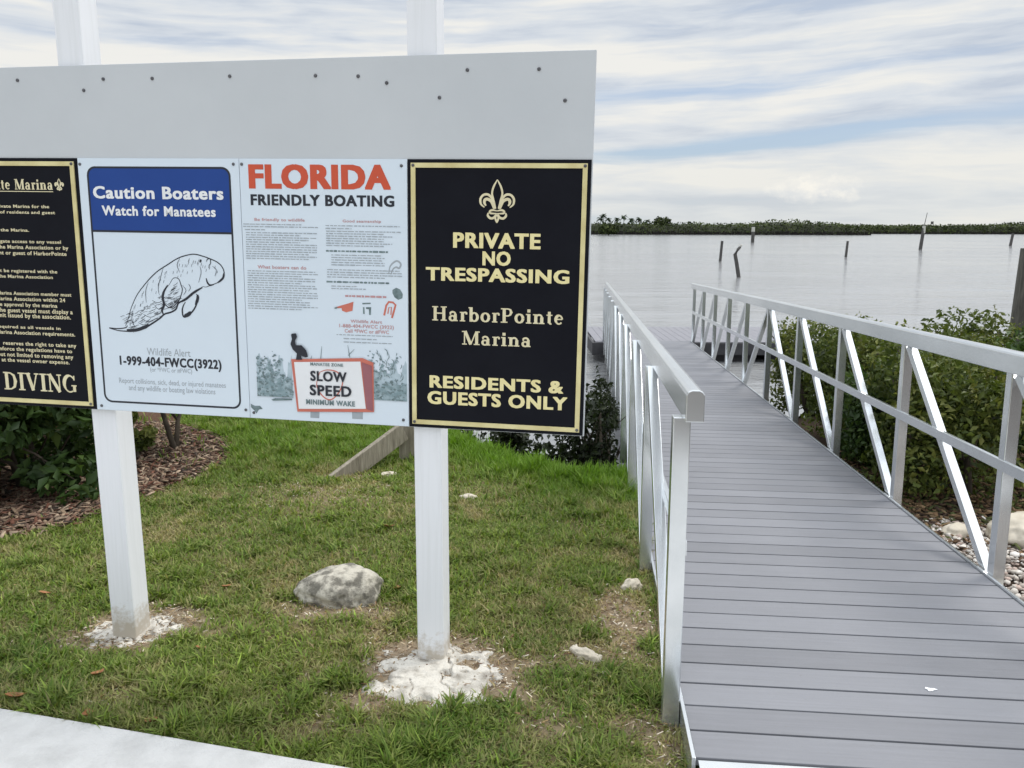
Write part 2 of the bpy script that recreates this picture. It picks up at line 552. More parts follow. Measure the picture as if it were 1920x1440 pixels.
def build_ground():
    xs = np.concatenate([np.linspace(-400, -30, 12), np.arange(-28, -5, .6), np.arange(-5, 6, .06), np.arange(6, 30, .6), np.linspace(32, 400, 12)])
    ys = np.concatenate([np.linspace(-300, -10, 10), np.arange(-8, 1.2, .6), np.arange(1.2, 10, .06), np.arange(10, 24, .5), np.linspace(26, 60, 6)])
    X, Y = np.meshgrid(xs, ys)
    Z = gz(X, Y)
    Z = np.where(Y < gline(X) + .03, Z - .03 * sstep(0, .06, gline(X) + .03 - Y), Z)
    n = fbm(X * 2.2, Y * 2.2, 5, 4)[..., None]
    soil = np.array([.20, .15, .085])
    thatch = np.array([.14, .14, .055])
    T = soil * (1 - n) + thatch * n
    b = bare(X, Y)[..., None]
    T = T * (1 - b) + np.array([.30, .235, .165]) * b
    wet = sstep(-1.2, .3, Y - shore(X))[..., None]
    T = T * (1 - wet) + np.array([.045, .04, .03]) * wet
    bed = (inpoly(X, Y, BED))[..., None]
    T = np.where(bed, np.array([.10, .055, .035]), T)
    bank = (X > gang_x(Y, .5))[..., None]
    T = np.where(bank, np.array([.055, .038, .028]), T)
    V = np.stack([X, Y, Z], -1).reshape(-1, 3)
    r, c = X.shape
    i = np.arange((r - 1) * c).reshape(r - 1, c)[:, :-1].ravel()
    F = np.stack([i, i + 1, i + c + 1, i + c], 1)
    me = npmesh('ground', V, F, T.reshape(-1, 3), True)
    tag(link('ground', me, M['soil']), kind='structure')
    # open water, out to the horizon
    w = MB().add([(-9000, 5, WATER), (9000, 5, WATER), (9000, 16000, WATER), (-9000, 16000, WATER)], [(0, 1, 2, 3)])
    tag(w.build('water', M['water']), kind='structure')
    # concrete path in front of the lawn
    p = MB()
    a, bb = -7.0, .30
    p.prism([(a, gline(a)), (a, -2.5), (bb, -2.5), (bb, gline(bb))], 'z', -.12, .028)
    p.prism([(bb + .004, 2.03), (bb + .004, -2.5), (3.2, -2.5), (3.2, 1.76)], 'z', -.12, .025)
    tag(p.build('path', M['walk'], bevel=.008), kind='structure')


build_ground()


# ------------------------------------------------------------ printed matter
class Ink:
    """flat print in sign coordinates: u right, v up, w off the plate"""
    def __init__(self, ou=0, ov=0):
        self.v, self.f, self.k, self.o = [], [], 0, (ou, ov)

    def lay(self, w):
        self.k += 1
        return w + .00005 * (self.k % 24)

    def poly(self, pts, w=.001):
        w = self.lay(w)
        b = len(self.v)
        self.v += [(p[0] - self.o[0], p[1] - self.o[1], w) for p in pts]
        self.f.append(tuple(range(b, b + len(pts))))
        return self

    def rect(self, u0, u1, v0, v1, w=.001):
        return self.poly([(u0, v0), (u1, v0), (u1, v1), (u0, v1)], w)

    def stroke(self, pts, wd, w=.001):
        w = self.lay(w)
        n = len(pts)
        wd = wd if isinstance(wd, (list, tuple)) else [wd] * n
        P = [Vector((p[0], p[1])) for p in pts]
        b = len(self.v)
        for i in range(n):
            t = (P[min(i + 1, n - 1)] - P[max(i - 1, 0)])
            if t.length < 1e-9:
                t = P[i] - P[i - 1] if i else Vector((1, 0))
            t.normalize()
            s = Vector((-t.y, t.x)) * wd[min(i, len(wd) - 1)] / 2
            for q in (P[i] + s, P[i] - s):
                self.v.append((q.x - self.o[0], q.y - self.o[1], w))
        for i in range(n - 1):
            self.f.append((b + 2 * i, b + 2 * i + 1, b + 2 * i + 3, b + 2 * i + 2))
        return self

    def curve(self, pts, wd, w=.001, sub=5):
        """smoothed stroke (Catmull-Rom), ends tapered"""
        P = [Vector((p[0], p[1])) for p in pts]
        Q = []
        for i in range(len(P) - 1):
            p0, p1, p2, p3 = P[max(i - 1, 0)], P[i], P[i + 1], P[min(i + 2, len(P) - 1)]
            for s in range(sub):
                t = s / sub
                Q.append(.5 * ((2 * p1) + (p2 - p0) * t + (2 * p0 - 5 * p1 + 4 * p2 - p3) * t * t + (3 * p1 - p0 - 3 * p2 + p3) * t ** 3))
        Q.append(P[-1])
        n = len(Q)
        return self.stroke(Q, [wd * (.45 + .55 * min(1, 4 * i / n, 4 * (n - 1 - i) / n)) for i in range(n)], w)

    def text(self, s, box, bold=.0, w=.001):
        u0, u1, v0, v1 = box
        V, F = glyphs(s, min(bold, .012) if bold < .012 else .0121)
        x0, x1 = min(p[0] for p in V), max(p[0] for p in V)
        k = bold * 1.7
        ax, ay = (u1 - u0) / (x1 - x0 + 2 * k), (v1 - v0) / (CAP + k)
        for dx, dy in ((0, 0), (-k, k * .5), (k, k * .5), (-k, -k * .5), (k, -k * .5)) if bold else ((0, 0),):
            wl = self.lay(w)
            b = len(self.v)
            self.v += [(u0 + (p[0] - x0 + k + dx) * ax - self.o[0], v0 + (p[1] + k * .5 + dy) * ay - self.o[1], wl) for p in V]
            self.f += [tuple(b + i for i in f) for f in F]
        return self

    def serif(self, s, box, w=.001, gap=.10):
        u0, u1, v0, v1 = box
        strokes, x = [], 0
        for ch in s:
            if ch == ' ':
                x += .45
                continue
            wd, st = SERIF[ch]
            strokes += [([(px + x, py) for px, py in p], t) for p, t in st]
            x += wd + gap
        x -= gap
        ax, ay = (u1 - u0) / x, (v1 - v0)
        for p, t in strokes:
            self.stroke([(u0 + a * ax, v0 + c * ay) for a, c in p], [q * (ax + ay) / 2 for q in t] if isinstance(t, list) else t * (ax + ay) / 2, w)
        return self

    def greek(self, u0, u1, v, h, w=.001, rnd=random):
        """a line of print too small to read: word-long dashes"""
        u = u0
        while u < u1:
            l = rnd.uniform(.006, .024)
            e = min(u + l, u1)
            j = rnd.uniform(-.0003, .0003)
            self.stroke([(u, v + j), ((u + e) / 2, v - j), (e, v + j)], [h * rnd.uniform(.6, 1), h * rnd.uniform(.7, 1.1), h * rnd.uniform(.6, 1)], w)
            u = e + rnd.uniform(.0018, .004)
        return self

    def build(self, name, material, parent):
        me = bpy.data.meshes.new(name)
        me.from_pydata(self.v, [], self.f)
        bm = bmesh.new()
        bm.from_mesh(me)
        for f in bm.faces:
            f.normal_update()
            if f.normal.z < 0:
                f.normal_flip()
        bmesh.ops.triangulate(bm, faces=[f for f in bm.faces if len(f.verts) > 4])
        bm.to_mesh(me)
        bm.free()
        return link(name, me, material, parent)


_gl = {}


def glyphs(s, bold):
    """outline of a printed line: vertices and faces"""
    if (s, bold) in _gl:
        return _gl[(s, bold)]
    cu = bpy.data.curves.new('print', 'FONT')
    cu.body = s
    cu.offset = bold
    cu.space_character = 1 + bold * 8.5
    cu.resolution_u = 3
    ob = bpy.data.objects.new('print', cu)
    COL.objects.link(ob)
    dg = bpy.context.evaluated_depsgraph_get()
    me = bpy.data.meshes.new_from_object(ob.evaluated_get(dg))
    V = [tuple(v.co) for v in me.vertices]
    F = [tuple(p.vertices) for p in me.polygons]
    bpy.data.objects.remove(ob)
    bpy.data.curves.remove(cu)
    bpy.data.meshes.remove(me)
    _gl[(s, bold)] = (V, F)
    return V, F


CAP = max(p[1] for p in glyphs('H', 0)[0])


def ell(cx, cy, rx, ry, a0, a1, n=14):
    return [(cx + rx * math.cos(math.radians(a0 + (a1 - a0) * i / n)), cy + ry * math.sin(math.radians(a0 + (a1 - a0) * i / n))) for i in range(n + 1)]


def ringw(n, T, t):
    return [t + (T - t) * abs(math.cos(2 * math.pi * i / n)) for i in range(n + 1)]


def _serifs():
    T, t, S = .21, .085, .075
    stem = lambda x, a, b, w=T: ([(x, a), (x, b)], w)
    sf = lambda x, y, h=.2: ([(x - h, y), (x + h, y)], S)
    e = S / 2
    R = {}
    R['H'] = (.98, [stem(.2, 0, 1), stem(.78, 0, 1), ([(.2, .52), (.78, .52)], t)] + [sf(x, y) for x in (.2, .78) for y in (e, 1 - e)])
    R['a'] = (.66, [(ell(.28, .2, .17, .17, 0, 360), ringw(14, .17, t)), stem(.48, .02, .5, .19), (ell(.3, .48, .18, .16, 0, 165, 8), t + .04), ([(.4, e), (.64, e)], S), ([(.1, .5), (.2, .5)], .13)])
    R['r'] = (.50, [stem(.2, 0, .66), sf(.2, e, .18), sf(.12, .66 - e, .1), (ell(.38, .45, .17, .18, 160, 60, 6), t + .02), ([(.4, .56), (.52, .56)], .14)])
    R['b'] = (.70, [stem(.17, 0, 1), sf(.1, 1 - e, .1), (ell(.38, .33, .22, .29, 180, -180), ringw(14, .19, t))])
    R['o'] = (.64, [(ell(.32, .33, .23, .29, 0, 360), ringw(14, .2, t))])
    R['P'] = (.80, [stem(.22, 0, 1), sf(.22, e, .22), sf(.15, 1 - e, .15), ([(.22, .96), (.48, .96), (.62, .90), (.68, .73), (.62, .56), (.48, .48), (.22, .48)], [t, t, .14, .2, .14, t, t])])
    R['i'] = (.36, [stem(.19, 0, .66), sf(.19, e, .18), sf(.12, .66 - e, .12), ([(.09, .87), (.29, .87)], .2)])
    R['n'] = (.76, [stem(.19, 0, .66), stem(.58, 0, .46), sf(.19, e, .18), sf(.58, e, .18), sf(.12, .66 - e, .12), (ell(.4, .44, .18, .18, 170, 0, 8), t + .04)])
    R['t'] = (.42, [stem(.2, .08, .86, .19), ([(.02, .62), (.4, .62)], S), (ell(.3, .13, .1, .1, 180, 300, 5), t + .02)])
    R['e'] = (.60, [([(.1, .36), (.52, .36)], t), (ell(.31, .33, .21, .29, 5, 320), [t + .03] * 4 + [.15, .19, .2, .2, .19, .16] + [t + .02] * 5)])
    R['M'] = (1.16, [stem(.16, 0, 1, t), ([(.2, 1), (.58, .02)], T), ([(.58, .02), (.94, 1)], t), stem(.98, 0, 1), sf(.16, e, .16), sf(.98, e, .2), sf(.1, 1 - e, .12), sf(1.03, 1 - e, .15)])
    R['D'] = (.96, [stem(.22, 0, 1), sf(.15, e, .15), sf(.15, 1 - e, .15), ([(.22, .96), (.5, .95), (.73, .82), (.82, .5), (.73, .18), (.5, .05), (.22, .04)], [t, t, .16, .22, .16, t, t])])
    R['I'] = (.46, [stem(.23, 0, 1), sf(.23, e, .23), sf(.23, 1 - e, .23)])
    R['V'] = (.94, [([(.17, 1), (.49, .02)], T), ([(.49, .02), (.8, 1)], t), sf(.16, 1 - e, .2), sf(.78, 1 - e, .16)])
    R['N'] = (1.0, [stem(.17, 0, 1, t), ([(.17, 1), (.82, 0)], T), stem(.82, 0, 1, t), sf(.17, e, .16), sf(.12, 1 - e, .14), sf(.82, 1 - e, .16)])
    R['G'] = (.98, [(ell(.47, .5, .37, .46, 40, 300), [t] * 3 + [.14, .19, .22, .22, .22, .19, .14] + [t] * 5), stem(.78, .06, .42, .19), sf(.76, .44 - e, .18), stem(.77, .7, .96, t)])
    return R


SERIF = _serifs()


def fleur(ink, box, k=1.0, w=.001):
    u0, u1, v0, v1 = box
    q = lambda pts: [(u0 + (x - 400) / 178 * (u1 - u0), v1 - (y - 150) / 222 * (v1 - v0)) for x, y in pts]
    t = (u1 - u0) * .055 * k
    for m in (1, -1):
        f = lambda pts: q([(488 + m * (x - 488), y) for x, y in pts])
        ink.curve(f([(488, 150), (470, 185), (462, 220), (470, 255), (482, 298)]), t, w)
        ink.curve(f([(478, 300), (466, 255), (445, 228), (420, 228), (404, 248), (406, 275), (424, 292)]), t * 1.2, w)
        ink.curve(f([(472, 300), (458, 262), (440, 250), (426, 254), (424, 270), (432, 284)]), t * 1.5, w)
        ink.curve(f([(488, 310), (465, 306), (452, 312), (455, 322), (488, 324)]), t, w)
        ink.curve(f([(482, 328), (472, 345), (455, 348), (442, 335), (444, 320)]), t * 1.2, w)
        ink.curve(f([(488, 328), (480, 345), (488, 372)]), t, w)
    return ink


# ------------------------------------------------------------ the notice board and its four signs
T={'private':(0.1526,0.4493,-0.2874,-0.2383),'no':(0.2538,0.3501,-0.344,-0.2989),'tres':(0.0578,0.5481,-0.3991,-0.3555),'harbor':(0.08,0.5324,-0.5361,-0.4871),'marina':(0.1855,0.4241,-0.6158,-0.5691),'res':(0.07,0.5391,-0.771,-0.7289),'guests':(0.0622,0.5534,-0.8293,-0.7849),'fleur':(0.2429,0.3612,-0.2043,-0.0647),'caution':(-1.1675,-0.6675,-0.1387,-0.0973),'watch':(-1.1379,-0.6999,-0.1979,-0.1645),'wild':(-0.9996,-0.8269,-0.7,-0.6733),'phone':(-1.112,-0.7076,-0.7405,-0.7076),'orfwc':(-0.991,-0.8247,-0.7613,-0.7454),'rep1':(-1.1204,-0.6949,-0.8092,-0.7901),'rep2':(-1.0831,-0.7372,-0.8355,-0.8153),'florida':(-0.5717,-0.062,-0.0988,-0.0203),'friendly':(-0.5675,-0.0508,-0.1558,-0.1201),'h1':(-0.5566,-0.3721,-0.2109,-0.1982),'h2':(-0.552,-0.3715,-0.3752,-0.3603),'h3':(-0.2353,-0.0985,-0.2111,-0.1995),'b1':(-0.2977,-0.0753,-0.3132,-0.3023),'b2':(-0.2986,-0.069,-0.42,-0.4071),'h4':(-0.2316,-0.0829,-0.4682,-0.4543),'wa':(-0.214,-0.0995,-0.5555,-0.5415),'ph2':(-0.2555,-0.0573,-0.5733,-0.5574),'cell':(-0.2363,-0.0748,-0.5911,-0.5751),'mz':(-0.3648,-0.2428,-0.711,-0.7005),'slow':(-0.3661,-0.2302,-0.7659,-0.7313),'speed':(-0.3697,-0.214,-0.8184,-0.7817),'minw':(-0.3849,-0.2014,-0.8526,-0.8347),'lmar':(-1.5421,-1.3259,-0.1109,-0.0742),'diving':(-1.6048,-1.2946,-0.8572,-0.7889),'lfleur':(-1.3175,-1.2813,-0.1145,-0.0714)}
L=[(-1.3478,-0.176,0.0138),(-1.326,-0.1968,0.0132),(-1.4377,-0.2614,0.0134),(-1.3122,-0.3026,0.0147),(-1.2842,-0.3241,0.0167),(-1.2937,-0.3457,0.0168),(-1.3377,-0.4106,0.0149),(-1.3579,-0.4314,0.0149),(-1.2882,-0.4942,0.0157),(-1.315,-0.5155,0.0171),(-1.3498,-0.5371,0.0172),(-1.2886,-0.5593,0.0193),(-1.298,-0.5789,0.0194),(-1.3444,-0.6199,0.0139),(-1.2866,-0.6421,0.0174),(-1.2851,-0.6839,0.0175),(-1.3047,-0.7056,0.0175),(-1.302,-0.728,0.019),(-1.3194,-0.7484,0.0177)]
MANATEE={'back':[(-1.0782,-0.5959),(-1.0661,-0.57),(-1.0502,-0.528),(-1.0241,-0.4813),(-0.9967,-0.4487),(-0.9646,-0.4161),(-0.9331,-0.3906),(-0.8973,-0.3695),(-0.8617,-0.3487),(-0.8318,-0.3369),(-0.7925,-0.3294),(-0.7591,-0.3354),(-0.726,-0.3458),(-0.7026,-0.3563),(-0.6866,-0.3714),(-0.6795,-0.3912),(-0.6864,-0.4114),(-0.7065,-0.4275),(-0.7311,-0.4371),(-0.7509,-0.4444),(-0.7654,-0.4425)],'belly':[(-0.7655,-0.4447),(-0.7958,-0.4636),(-0.8264,-0.4848),(-0.8519,-0.4991),(-0.8648,-0.5086),(-0.8734,-0.5271),(-0.8939,-0.5391),(-0.9192,-0.5468),(-0.9403,-0.5635),(-0.9716,-0.583),(-1.0029,-0.6003),(-1.0492,-0.6135),(-1.0797,-0.6146),(-1.11,-0.6133),(-1.145,-0.6052)],'tail':[(-1.1448,-0.6038),(-1.1145,-0.6065),(-1.0787,-0.602),(-1.0704,-0.5933)],'flip':[(-0.892,-0.4368),(-0.8759,-0.4162),(-0.8564,-0.4179),(-0.8481,-0.4402),(-0.8443,-0.4581),(-0.8562,-0.4902),(-0.8722,-0.5088),(-0.8929,-0.5231),(-0.9121,-0.5146),(-0.9207,-0.4966),(-0.9192,-0.4738),(-0.908,-0.4554),(-0.892,-0.4368)],'flipd':[(-0.8997,-0.4416),(-0.9161,-0.4646),(-0.9226,-0.4875),(-0.9194,-0.5125),(-0.9282,-0.5333),(-0.9243,-0.5479)],'flip2':[(-0.7913,-0.4702),(-0.7848,-0.4836),(-0.7938,-0.511),(-0.8099,-0.5342),(-0.8305,-0.5508),(-0.8455,-0.5536),(-0.849,-0.5309),(-0.8429,-0.5125),(-0.8348,-0.5009)],'flip2d':[(-0.8429,-0.5512),(-0.8278,-0.5461),(-0.8148,-0.5353)],'flip2e':[(-0.7856,-0.4723),(-0.7865,-0.4881),(-0.7962,-0.5111)],'dark1':[(-0.862,-0.5039),(-0.8316,-0.4894),(-0.8008,-0.466),(-0.7656,-0.4461)],'dark2':[(-1.0742,-0.6097),(-1.0388,-0.6094),(-1.0027,-0.598),(-0.9819,-0.588)],'chin':[(-0.7491,-0.413),(-0.7452,-0.4285),(-0.736,-0.4372),(-0.7213,-0.4346)],'jaw':[(-0.6795,-0.3912),(-0.6854,-0.4114),(-0.7065,-0.4284)],'eye':[(-0.7706,-0.3511),(-0.764,-0.3541)],'nos':[(-0.7458,-0.355),(-0.7404,-0.3461),(-0.7307,-0.3436),(-0.7292,-0.3591),(-0.7369,-0.3682)],'w1':[(-0.9758,-0.4345),(-0.9881,-0.4666),(-0.9886,-0.5077)],'w2':[(-1.0434,-0.5369),(-1.0512,-0.5741),(-1.038,-0.5992)],'w3':[(-0.9127,-0.3789),(-0.9247,-0.4106),(-0.9374,-0.4516),(-0.9344,-0.4788)],'w4':[(-0.7709,-0.3711),(-0.7673,-0.3933),(-0.7792,-0.4294)],'w5':[(-0.8184,-0.4349),(-0.8119,-0.4482),(-0.8201,-0.462)],'w6':[(-0.8469,-0.3461),(-0.8581,-0.3687),(-0.8501,-0.3953)],'w7':[(-0.8432,-0.4401),(-0.8296,-0.4577),(-0.8406,-0.4761)],'w8':[(-0.7226,-0.37),(-0.7088,-0.383),(-0.7149,-0.4054)],'h1':[(-1.0153,-0.5637),(-0.9861,-0.5766),(-0.9501,-0.5616)],'h2':[(-1.0042,-0.5495),(-0.9749,-0.5601),(-0.9388,-0.5428)],'h3':[(-0.9568,-0.5159),(-0.9428,-0.5292),(-0.9273,-0.5196)],'h4':[(-0.9655,-0.4979),(-0.9462,-0.5065),(-0.9285,-0.5014)],'h5':[(-1.0267,-0.5826),(-1.002,-0.5887),(-0.9761,-0.5763)]}
POSTER={'trees1':[(-0.6032,-0.8327),(-0.5964,-0.6854),(-0.5847,-0.6473),(-0.5698,-0.6693),(-0.5609,-0.6916),(-0.5365,-0.6793),(-0.5254,-0.6977),(-0.5083,-0.6669),(-0.493,-0.6775),(-0.4858,-0.696),(-0.4678,-0.6878),(-0.4649,-0.714),(-0.4835,-0.7375),(-0.4605,-0.7554),(-0.4431,-0.766),(-0.4373,-0.8227)],'trees2':[(-0.1511,-0.8259),(-0.1382,-0.7411),(-0.156,-0.6677),(-0.1481,-0.649),(-0.133,-0.6484),(-0.1261,-0.6961),(-0.1153,-0.7326),(-0.1036,-0.7099),(-0.1109,-0.6917),(-0.0958,-0.6985),(-0.0848,-0.7202),(-0.0693,-0.6937),(-0.0389,-0.663),(-0.0505,-0.6966),(-0.0735,-0.7271),(-0.0508,-0.7224),(-0.0279,-0.6846),(-0.0356,-0.7107),(-0.0739,-0.7568),(-0.0361,-0.7662),(0.0015,-0.7756),(0.0012,-0.8203)],'twig1':[(-0.3273,-0.6877),(-0.3221,-0.641)],'twig2':[(-0.2192,-0.6777),(-0.2259,-0.6336)],'twig3':[(-0.2248,-0.6705),(-0.2013,-0.6474)],'twig4':[(-0.3642,-0.6892),(-0.3599,-0.6759)],'boat':[(-0.5195,-0.844),(-0.5033,-0.8374),(-0.4397,-0.8362),(-0.4399,-0.842),(-0.5117,-0.8474)],'fish':[(-0.6006,-0.8634),(-0.5848,-0.8703),(-0.5647,-0.8693),(-0.5551,-0.8804),(-0.5693,-0.8831),(-0.5801,-0.8992),(-0.5876,-0.8879),(-0.5992,-0.8769)],'bird':[(-0.4313,-0.6005),(-0.4157,-0.5981),(-0.4114,-0.6109),(-0.4198,-0.6261),(-0.4164,-0.6409),(-0.3957,-0.6401),(-0.3788,-0.658),(-0.3725,-0.6809),(-0.3835,-0.6836),(-0.3989,-0.6775),(-0.3955,-0.6923),(-0.419,-0.6933),(-0.4143,-0.6706),(-0.4294,-0.6563),(-0.4373,-0.6379),(-0.4312,-0.6191),(-0.4342,-0.6044)],'frame':[(-0.4377,-0.6922),(-0.1714,-0.6776),(-0.1318,-0.6926),(-0.1326,-0.8702),(-0.4208,-0.8832)],'side':[(-0.1748,-0.6925),(-0.1376,-0.7039),(-0.1364,-0.8667),(-0.1594,-0.8603)],'face':[(-0.4263,-0.7019),(-0.1793,-0.6901),(-0.1624,-0.8593),(-0.4141,-0.8721)],'leg1':[(-0.3721,-0.8815),(-0.3379,-0.8808),(-0.3394,-0.9039),(-0.3728,-0.9038)],'leg2':[(-0.2156,-0.8745),(-0.175,-0.8724),(-0.1755,-0.899),(-0.215,-0.8992)],'diam':[(-0.3306,-0.7346),(-0.3031,-0.7251),(-0.2646,-0.7317),(-0.2461,-0.7646),(-0.2626,-0.8068),(-0.2943,-0.8329),(-0.3251,-0.8173),(-0.3436,-0.7804),(-0.3306,-0.7346)],'claw':[(-0.2735,-0.5053),(-0.2589,-0.4987),(-0.2284,-0.4895),(-0.2017,-0.4807),(-0.2061,-0.5123),(-0.229,-0.5185),(-0.2441,-0.5135),(-0.2458,-0.5045)],'clawd':[(-0.2735,-0.5053),(-0.2647,-0.5003),(-0.259,-0.5023),(-0.2648,-0.5076)],'jar1':[(-0.1698,-0.4841),(-0.1397,-0.4821),(-0.1398,-0.4868),(-0.1698,-0.4888)],'jar2':[(-0.1568,-0.4981),(-0.1381,-0.4975),(-0.1393,-0.5247),(-0.146,-0.5249),(-0.1464,-0.505),(-0.157,-0.5043)],'jar3':[(-0.1681,-0.4985),(-0.1625,-0.4983),(-0.1618,-0.5218),(-0.1678,-0.522)],'clip':[(-0.0916,-0.5249),(-0.0837,-0.4905),(-0.0743,-0.4777),(-0.0594,-0.479),(-0.0502,-0.4877),(-0.056,-0.5076),(-0.0637,-0.533)],'clip2':[(-0.0785,-0.5191),(-0.0745,-0.4974),(-0.0652,-0.4953),(-0.0673,-0.5224)],'oval':[(-0.0608,-0.4362),(-0.0477,-0.428),(-0.033,-0.4337),(-0.0239,-0.4494),(-0.0259,-0.4637),(-0.0408,-0.4695),(-0.0536,-0.461),(-0.0609,-0.4469)],'manat':[(-0.0731,-0.3797),(-0.0691,-0.3585),(-0.0579,-0.3441),(-0.0431,-0.3368),(-0.0304,-0.347),(-0.036,-0.3612),(-0.047,-0.358),(-0.0581,-0.3653),(-0.0657,-0.3831)]}
G=[(-0.5991,-0.3241,-0.2209),(-0.5994,-0.3244,-0.2291),(-0.594,-0.5145,-0.2397),(-0.5906,-0.3289,-0.25),(-0.5908,-0.3291,-0.258),(-0.591,-0.3293,-0.2661),(-0.5912,-0.3296,-0.2741),(-0.5915,-0.3298,-0.2822),(-0.5917,-0.33,-0.2903),(-0.5919,-0.3303,-0.2984),(-0.5921,-0.3305,-0.3065),(-0.5924,-0.3308,-0.3146),(-0.5926,-0.331,-0.3227),(-0.5928,-0.3312,-0.3308),(-0.593,-0.3315,-0.3389),(-0.5908,-0.3288,-0.3826),(-0.5911,-0.3291,-0.3907),(-0.5913,-0.3293,-0.3989),(-0.5915,-0.3296,-0.4071),(-0.5917,-0.3298,-0.4153),(-0.592,-0.33,-0.4236),(-0.5922,-0.3303,-0.4318),(-0.5924,-0.3305,-0.44),(-0.5927,-0.3308,-0.4483),(-0.5929,-0.331,-0.4565),(-0.5931,-0.3312,-0.4648),(-0.5933,-0.3315,-0.4731),(-0.5936,-0.3317,-0.4813),(-0.5938,-0.332,-0.4896),(-0.594,-0.3322,-0.4979),(-0.5943,-0.3324,-0.5062),(-0.5945,-0.3327,-0.5146),(-0.2972,-0.033,-0.2218),(-0.2975,-0.2033,-0.2312),(-0.2958,-0.0294,-0.2406),(-0.2959,-0.0295,-0.2487),(-0.296,-0.0295,-0.2568),(-0.296,-0.0296,-0.2649),(-0.2961,-0.0297,-0.273),(-0.2962,-0.0298,-0.2811),(-0.2962,-0.0298,-0.2892),(-0.2786,-0.0869,-0.3213),(-0.2787,-0.087,-0.3297),(-0.2788,-0.0871,-0.338),(-0.2788,-0.0872,-0.3464),(-0.2789,-0.0873,-0.3548),(-0.2955,-0.0249,-0.3718),(-0.2956,-0.025,-0.3802),(-0.2957,-0.0251,-0.3886),(-0.2958,-0.0251,-0.397),(-0.2814,-0.1496,-0.4282),(-0.2815,-0.1497,-0.4365),(-0.2662,-0.0519,-0.5978),(-0.2409,-0.0655,-0.6107),(-0.241,-0.0657,-0.623)]
S=[(-1.4314,0.2662),(-1.1757,0.2298),(-1.0977,0.2666),(-0.9123,0.2665),(-0.626,0.2702),(-0.3201,0.2685),(-0.1716,0.2647),(-0.0738,0.2429),(0.1047,0.1951),(0.1975,0.2796),(0.4309,0.2793),(0.517,0.183)]
S2=[(-1.2112,-0.021),(-0.6327,-0.0188),(-0.5992,-0.0187),(-0.0255,-0.0217),(-1.2003,-0.9006),(-0.6206,-0.8874),(-0.0257,-0.8937),(-1.2335,-0.0118),(-1.231,-0.898)]
BD = Matrix(((.987472, .014005, -.157169, -.345807), (-.157206, .001577, -.987565, 2.787402), (-.013583, .999901, .003759, 1.833217), (0, 0, 0, 1)))


def at_board(u, v, w=0):
    return BD @ Matrix.Translation((u, v, w))


def disc(ink_mb, u, v, w, r=.006):
    n = 10
    ring = lambda rr, ww: [(u + rr * math.cos(2 * math.pi * i / n), v + rr * math.sin(2 * math.pi * i / n), ww) for i in range(n)]
    ink_mb.add(ring(r, w) + ring(r * .95, w + .002) + ring(r * .55, w + .0036), [(i, (i + 1) % n, n + (i + 1) % n, n + i) for i in range(n)] + [(n + i, n + (i + 1) % n, 2 * n + (i + 1) % n, 2 * n + i) for i in range(n)] + [tuple(range(2 * n, 3 * n))])


def build_board():
    b = empty('notice_board', at_board(-.6, -1.78), 'large white painted notice board standing on two square white posts in the lawn', 'notice board')
    ou, ov = -.6, -1.78
    p = MB()
    p.prism([(-1.86 - ou, -.917 - ov), (.6135 - ou, -.9185 - ov), (.6125 - ou, .335 - ov), (-1.86 - ou, .306 - ov)], 'z', -.014, 0)
    p.build('panel', M['board'], b, bevel=.0015)
    for ub, ut in ((-1.247, -1.292), (.016, -.016)):
        q = MB()
        h0, h1, s = -1.86, .95, .102
        vs = []
        for (u, v) in ((ub, h0), (ut, h1)):
            vs += [(u - ou, v - ov, -.016), (u + s - ou, v - ov, -.016), (u + s - ou, v - ov, -.016 - s), (u - ou, v - ov, -.016 - s)]
        q.add(vs, [(0, 1, 2, 3), (4, 5, 6, 7), (0, 1, 5, 4), (1, 2, 6, 5), (2, 3, 7, 6), (3, 0, 4, 7)])
        po = q.build('post', M['vinyl'], b, bevel=.006)
        cu, cv = ut + s / 2 - ou, h1 - ov
        c = MB()
        e = s / 2 + .012
        base = [(cu - e, -.016 - s / 2 + e), (cu + e, -.016 - s / 2 + e), (cu + e, -.016 - s / 2 - e), (cu - e, -.016 - s / 2 - e)]
        c.add([(x, cv - .01, z) for x, z in base] + [(x, cv + .015, z) for x, z in base] + [(cu, cv + .06, -.016 - s / 2)],
              [(0, 1, 2, 3), (0, 1, 5, 4), (1, 2, 6, 5), (2, 3, 7, 6), (3, 0, 4, 7), (4, 5, 8), (5, 6, 8), (6, 7, 8), (7, 4, 8)])
        c.build('post_cap', M['vinyl'], po)
    for u, v in S:
        k = MB()
        disc(k, u - ou, v - ov, .0004, .0062)
        k.build('screw', M['screw'], b)


def sign_root(name, u, label, cat):
    return empty(name, at_board(u, -.916, .0005), label, cat), u, -.916


def plate(u0, u1, v0, v1, o, material, parent, th=.003):
    p = MB().box(u0 - o[0], u1 - o[0], v0 - o[1], v1 - o[1], 0, th)
    p.build('plate', material, parent, bevel=.0006)


def screws(pts, o, parent, w):
    for u, v in pts:
        k = MB()
        disc(k, u - o[0], v - o[1], w, .0055)
        k.build('screw', M['screw'], parent)


def frame_strip(u0, u1, v0, v1, t, o, parent, material, w=.0032):
    p = MB()
    a, b, c, d = u0 - o[0], u1 - o[0], v0 - o[1], v1 - o[1]
    for quad in ([(a, c), (b, c), (b - t, c + t), (a + t, c + t)], [(b, c), (b, d), (b - t, d - t), (b - t, c + t)],
                 [(b, d), (a, d), (a + t, d - t), (b - t, d - t)], [(a, d), (a, c), (a + t, c + t), (a + t, d - t)]):
        p.prism(quad, 'z', w, w + .0045)
    p.build('border', material, parent)


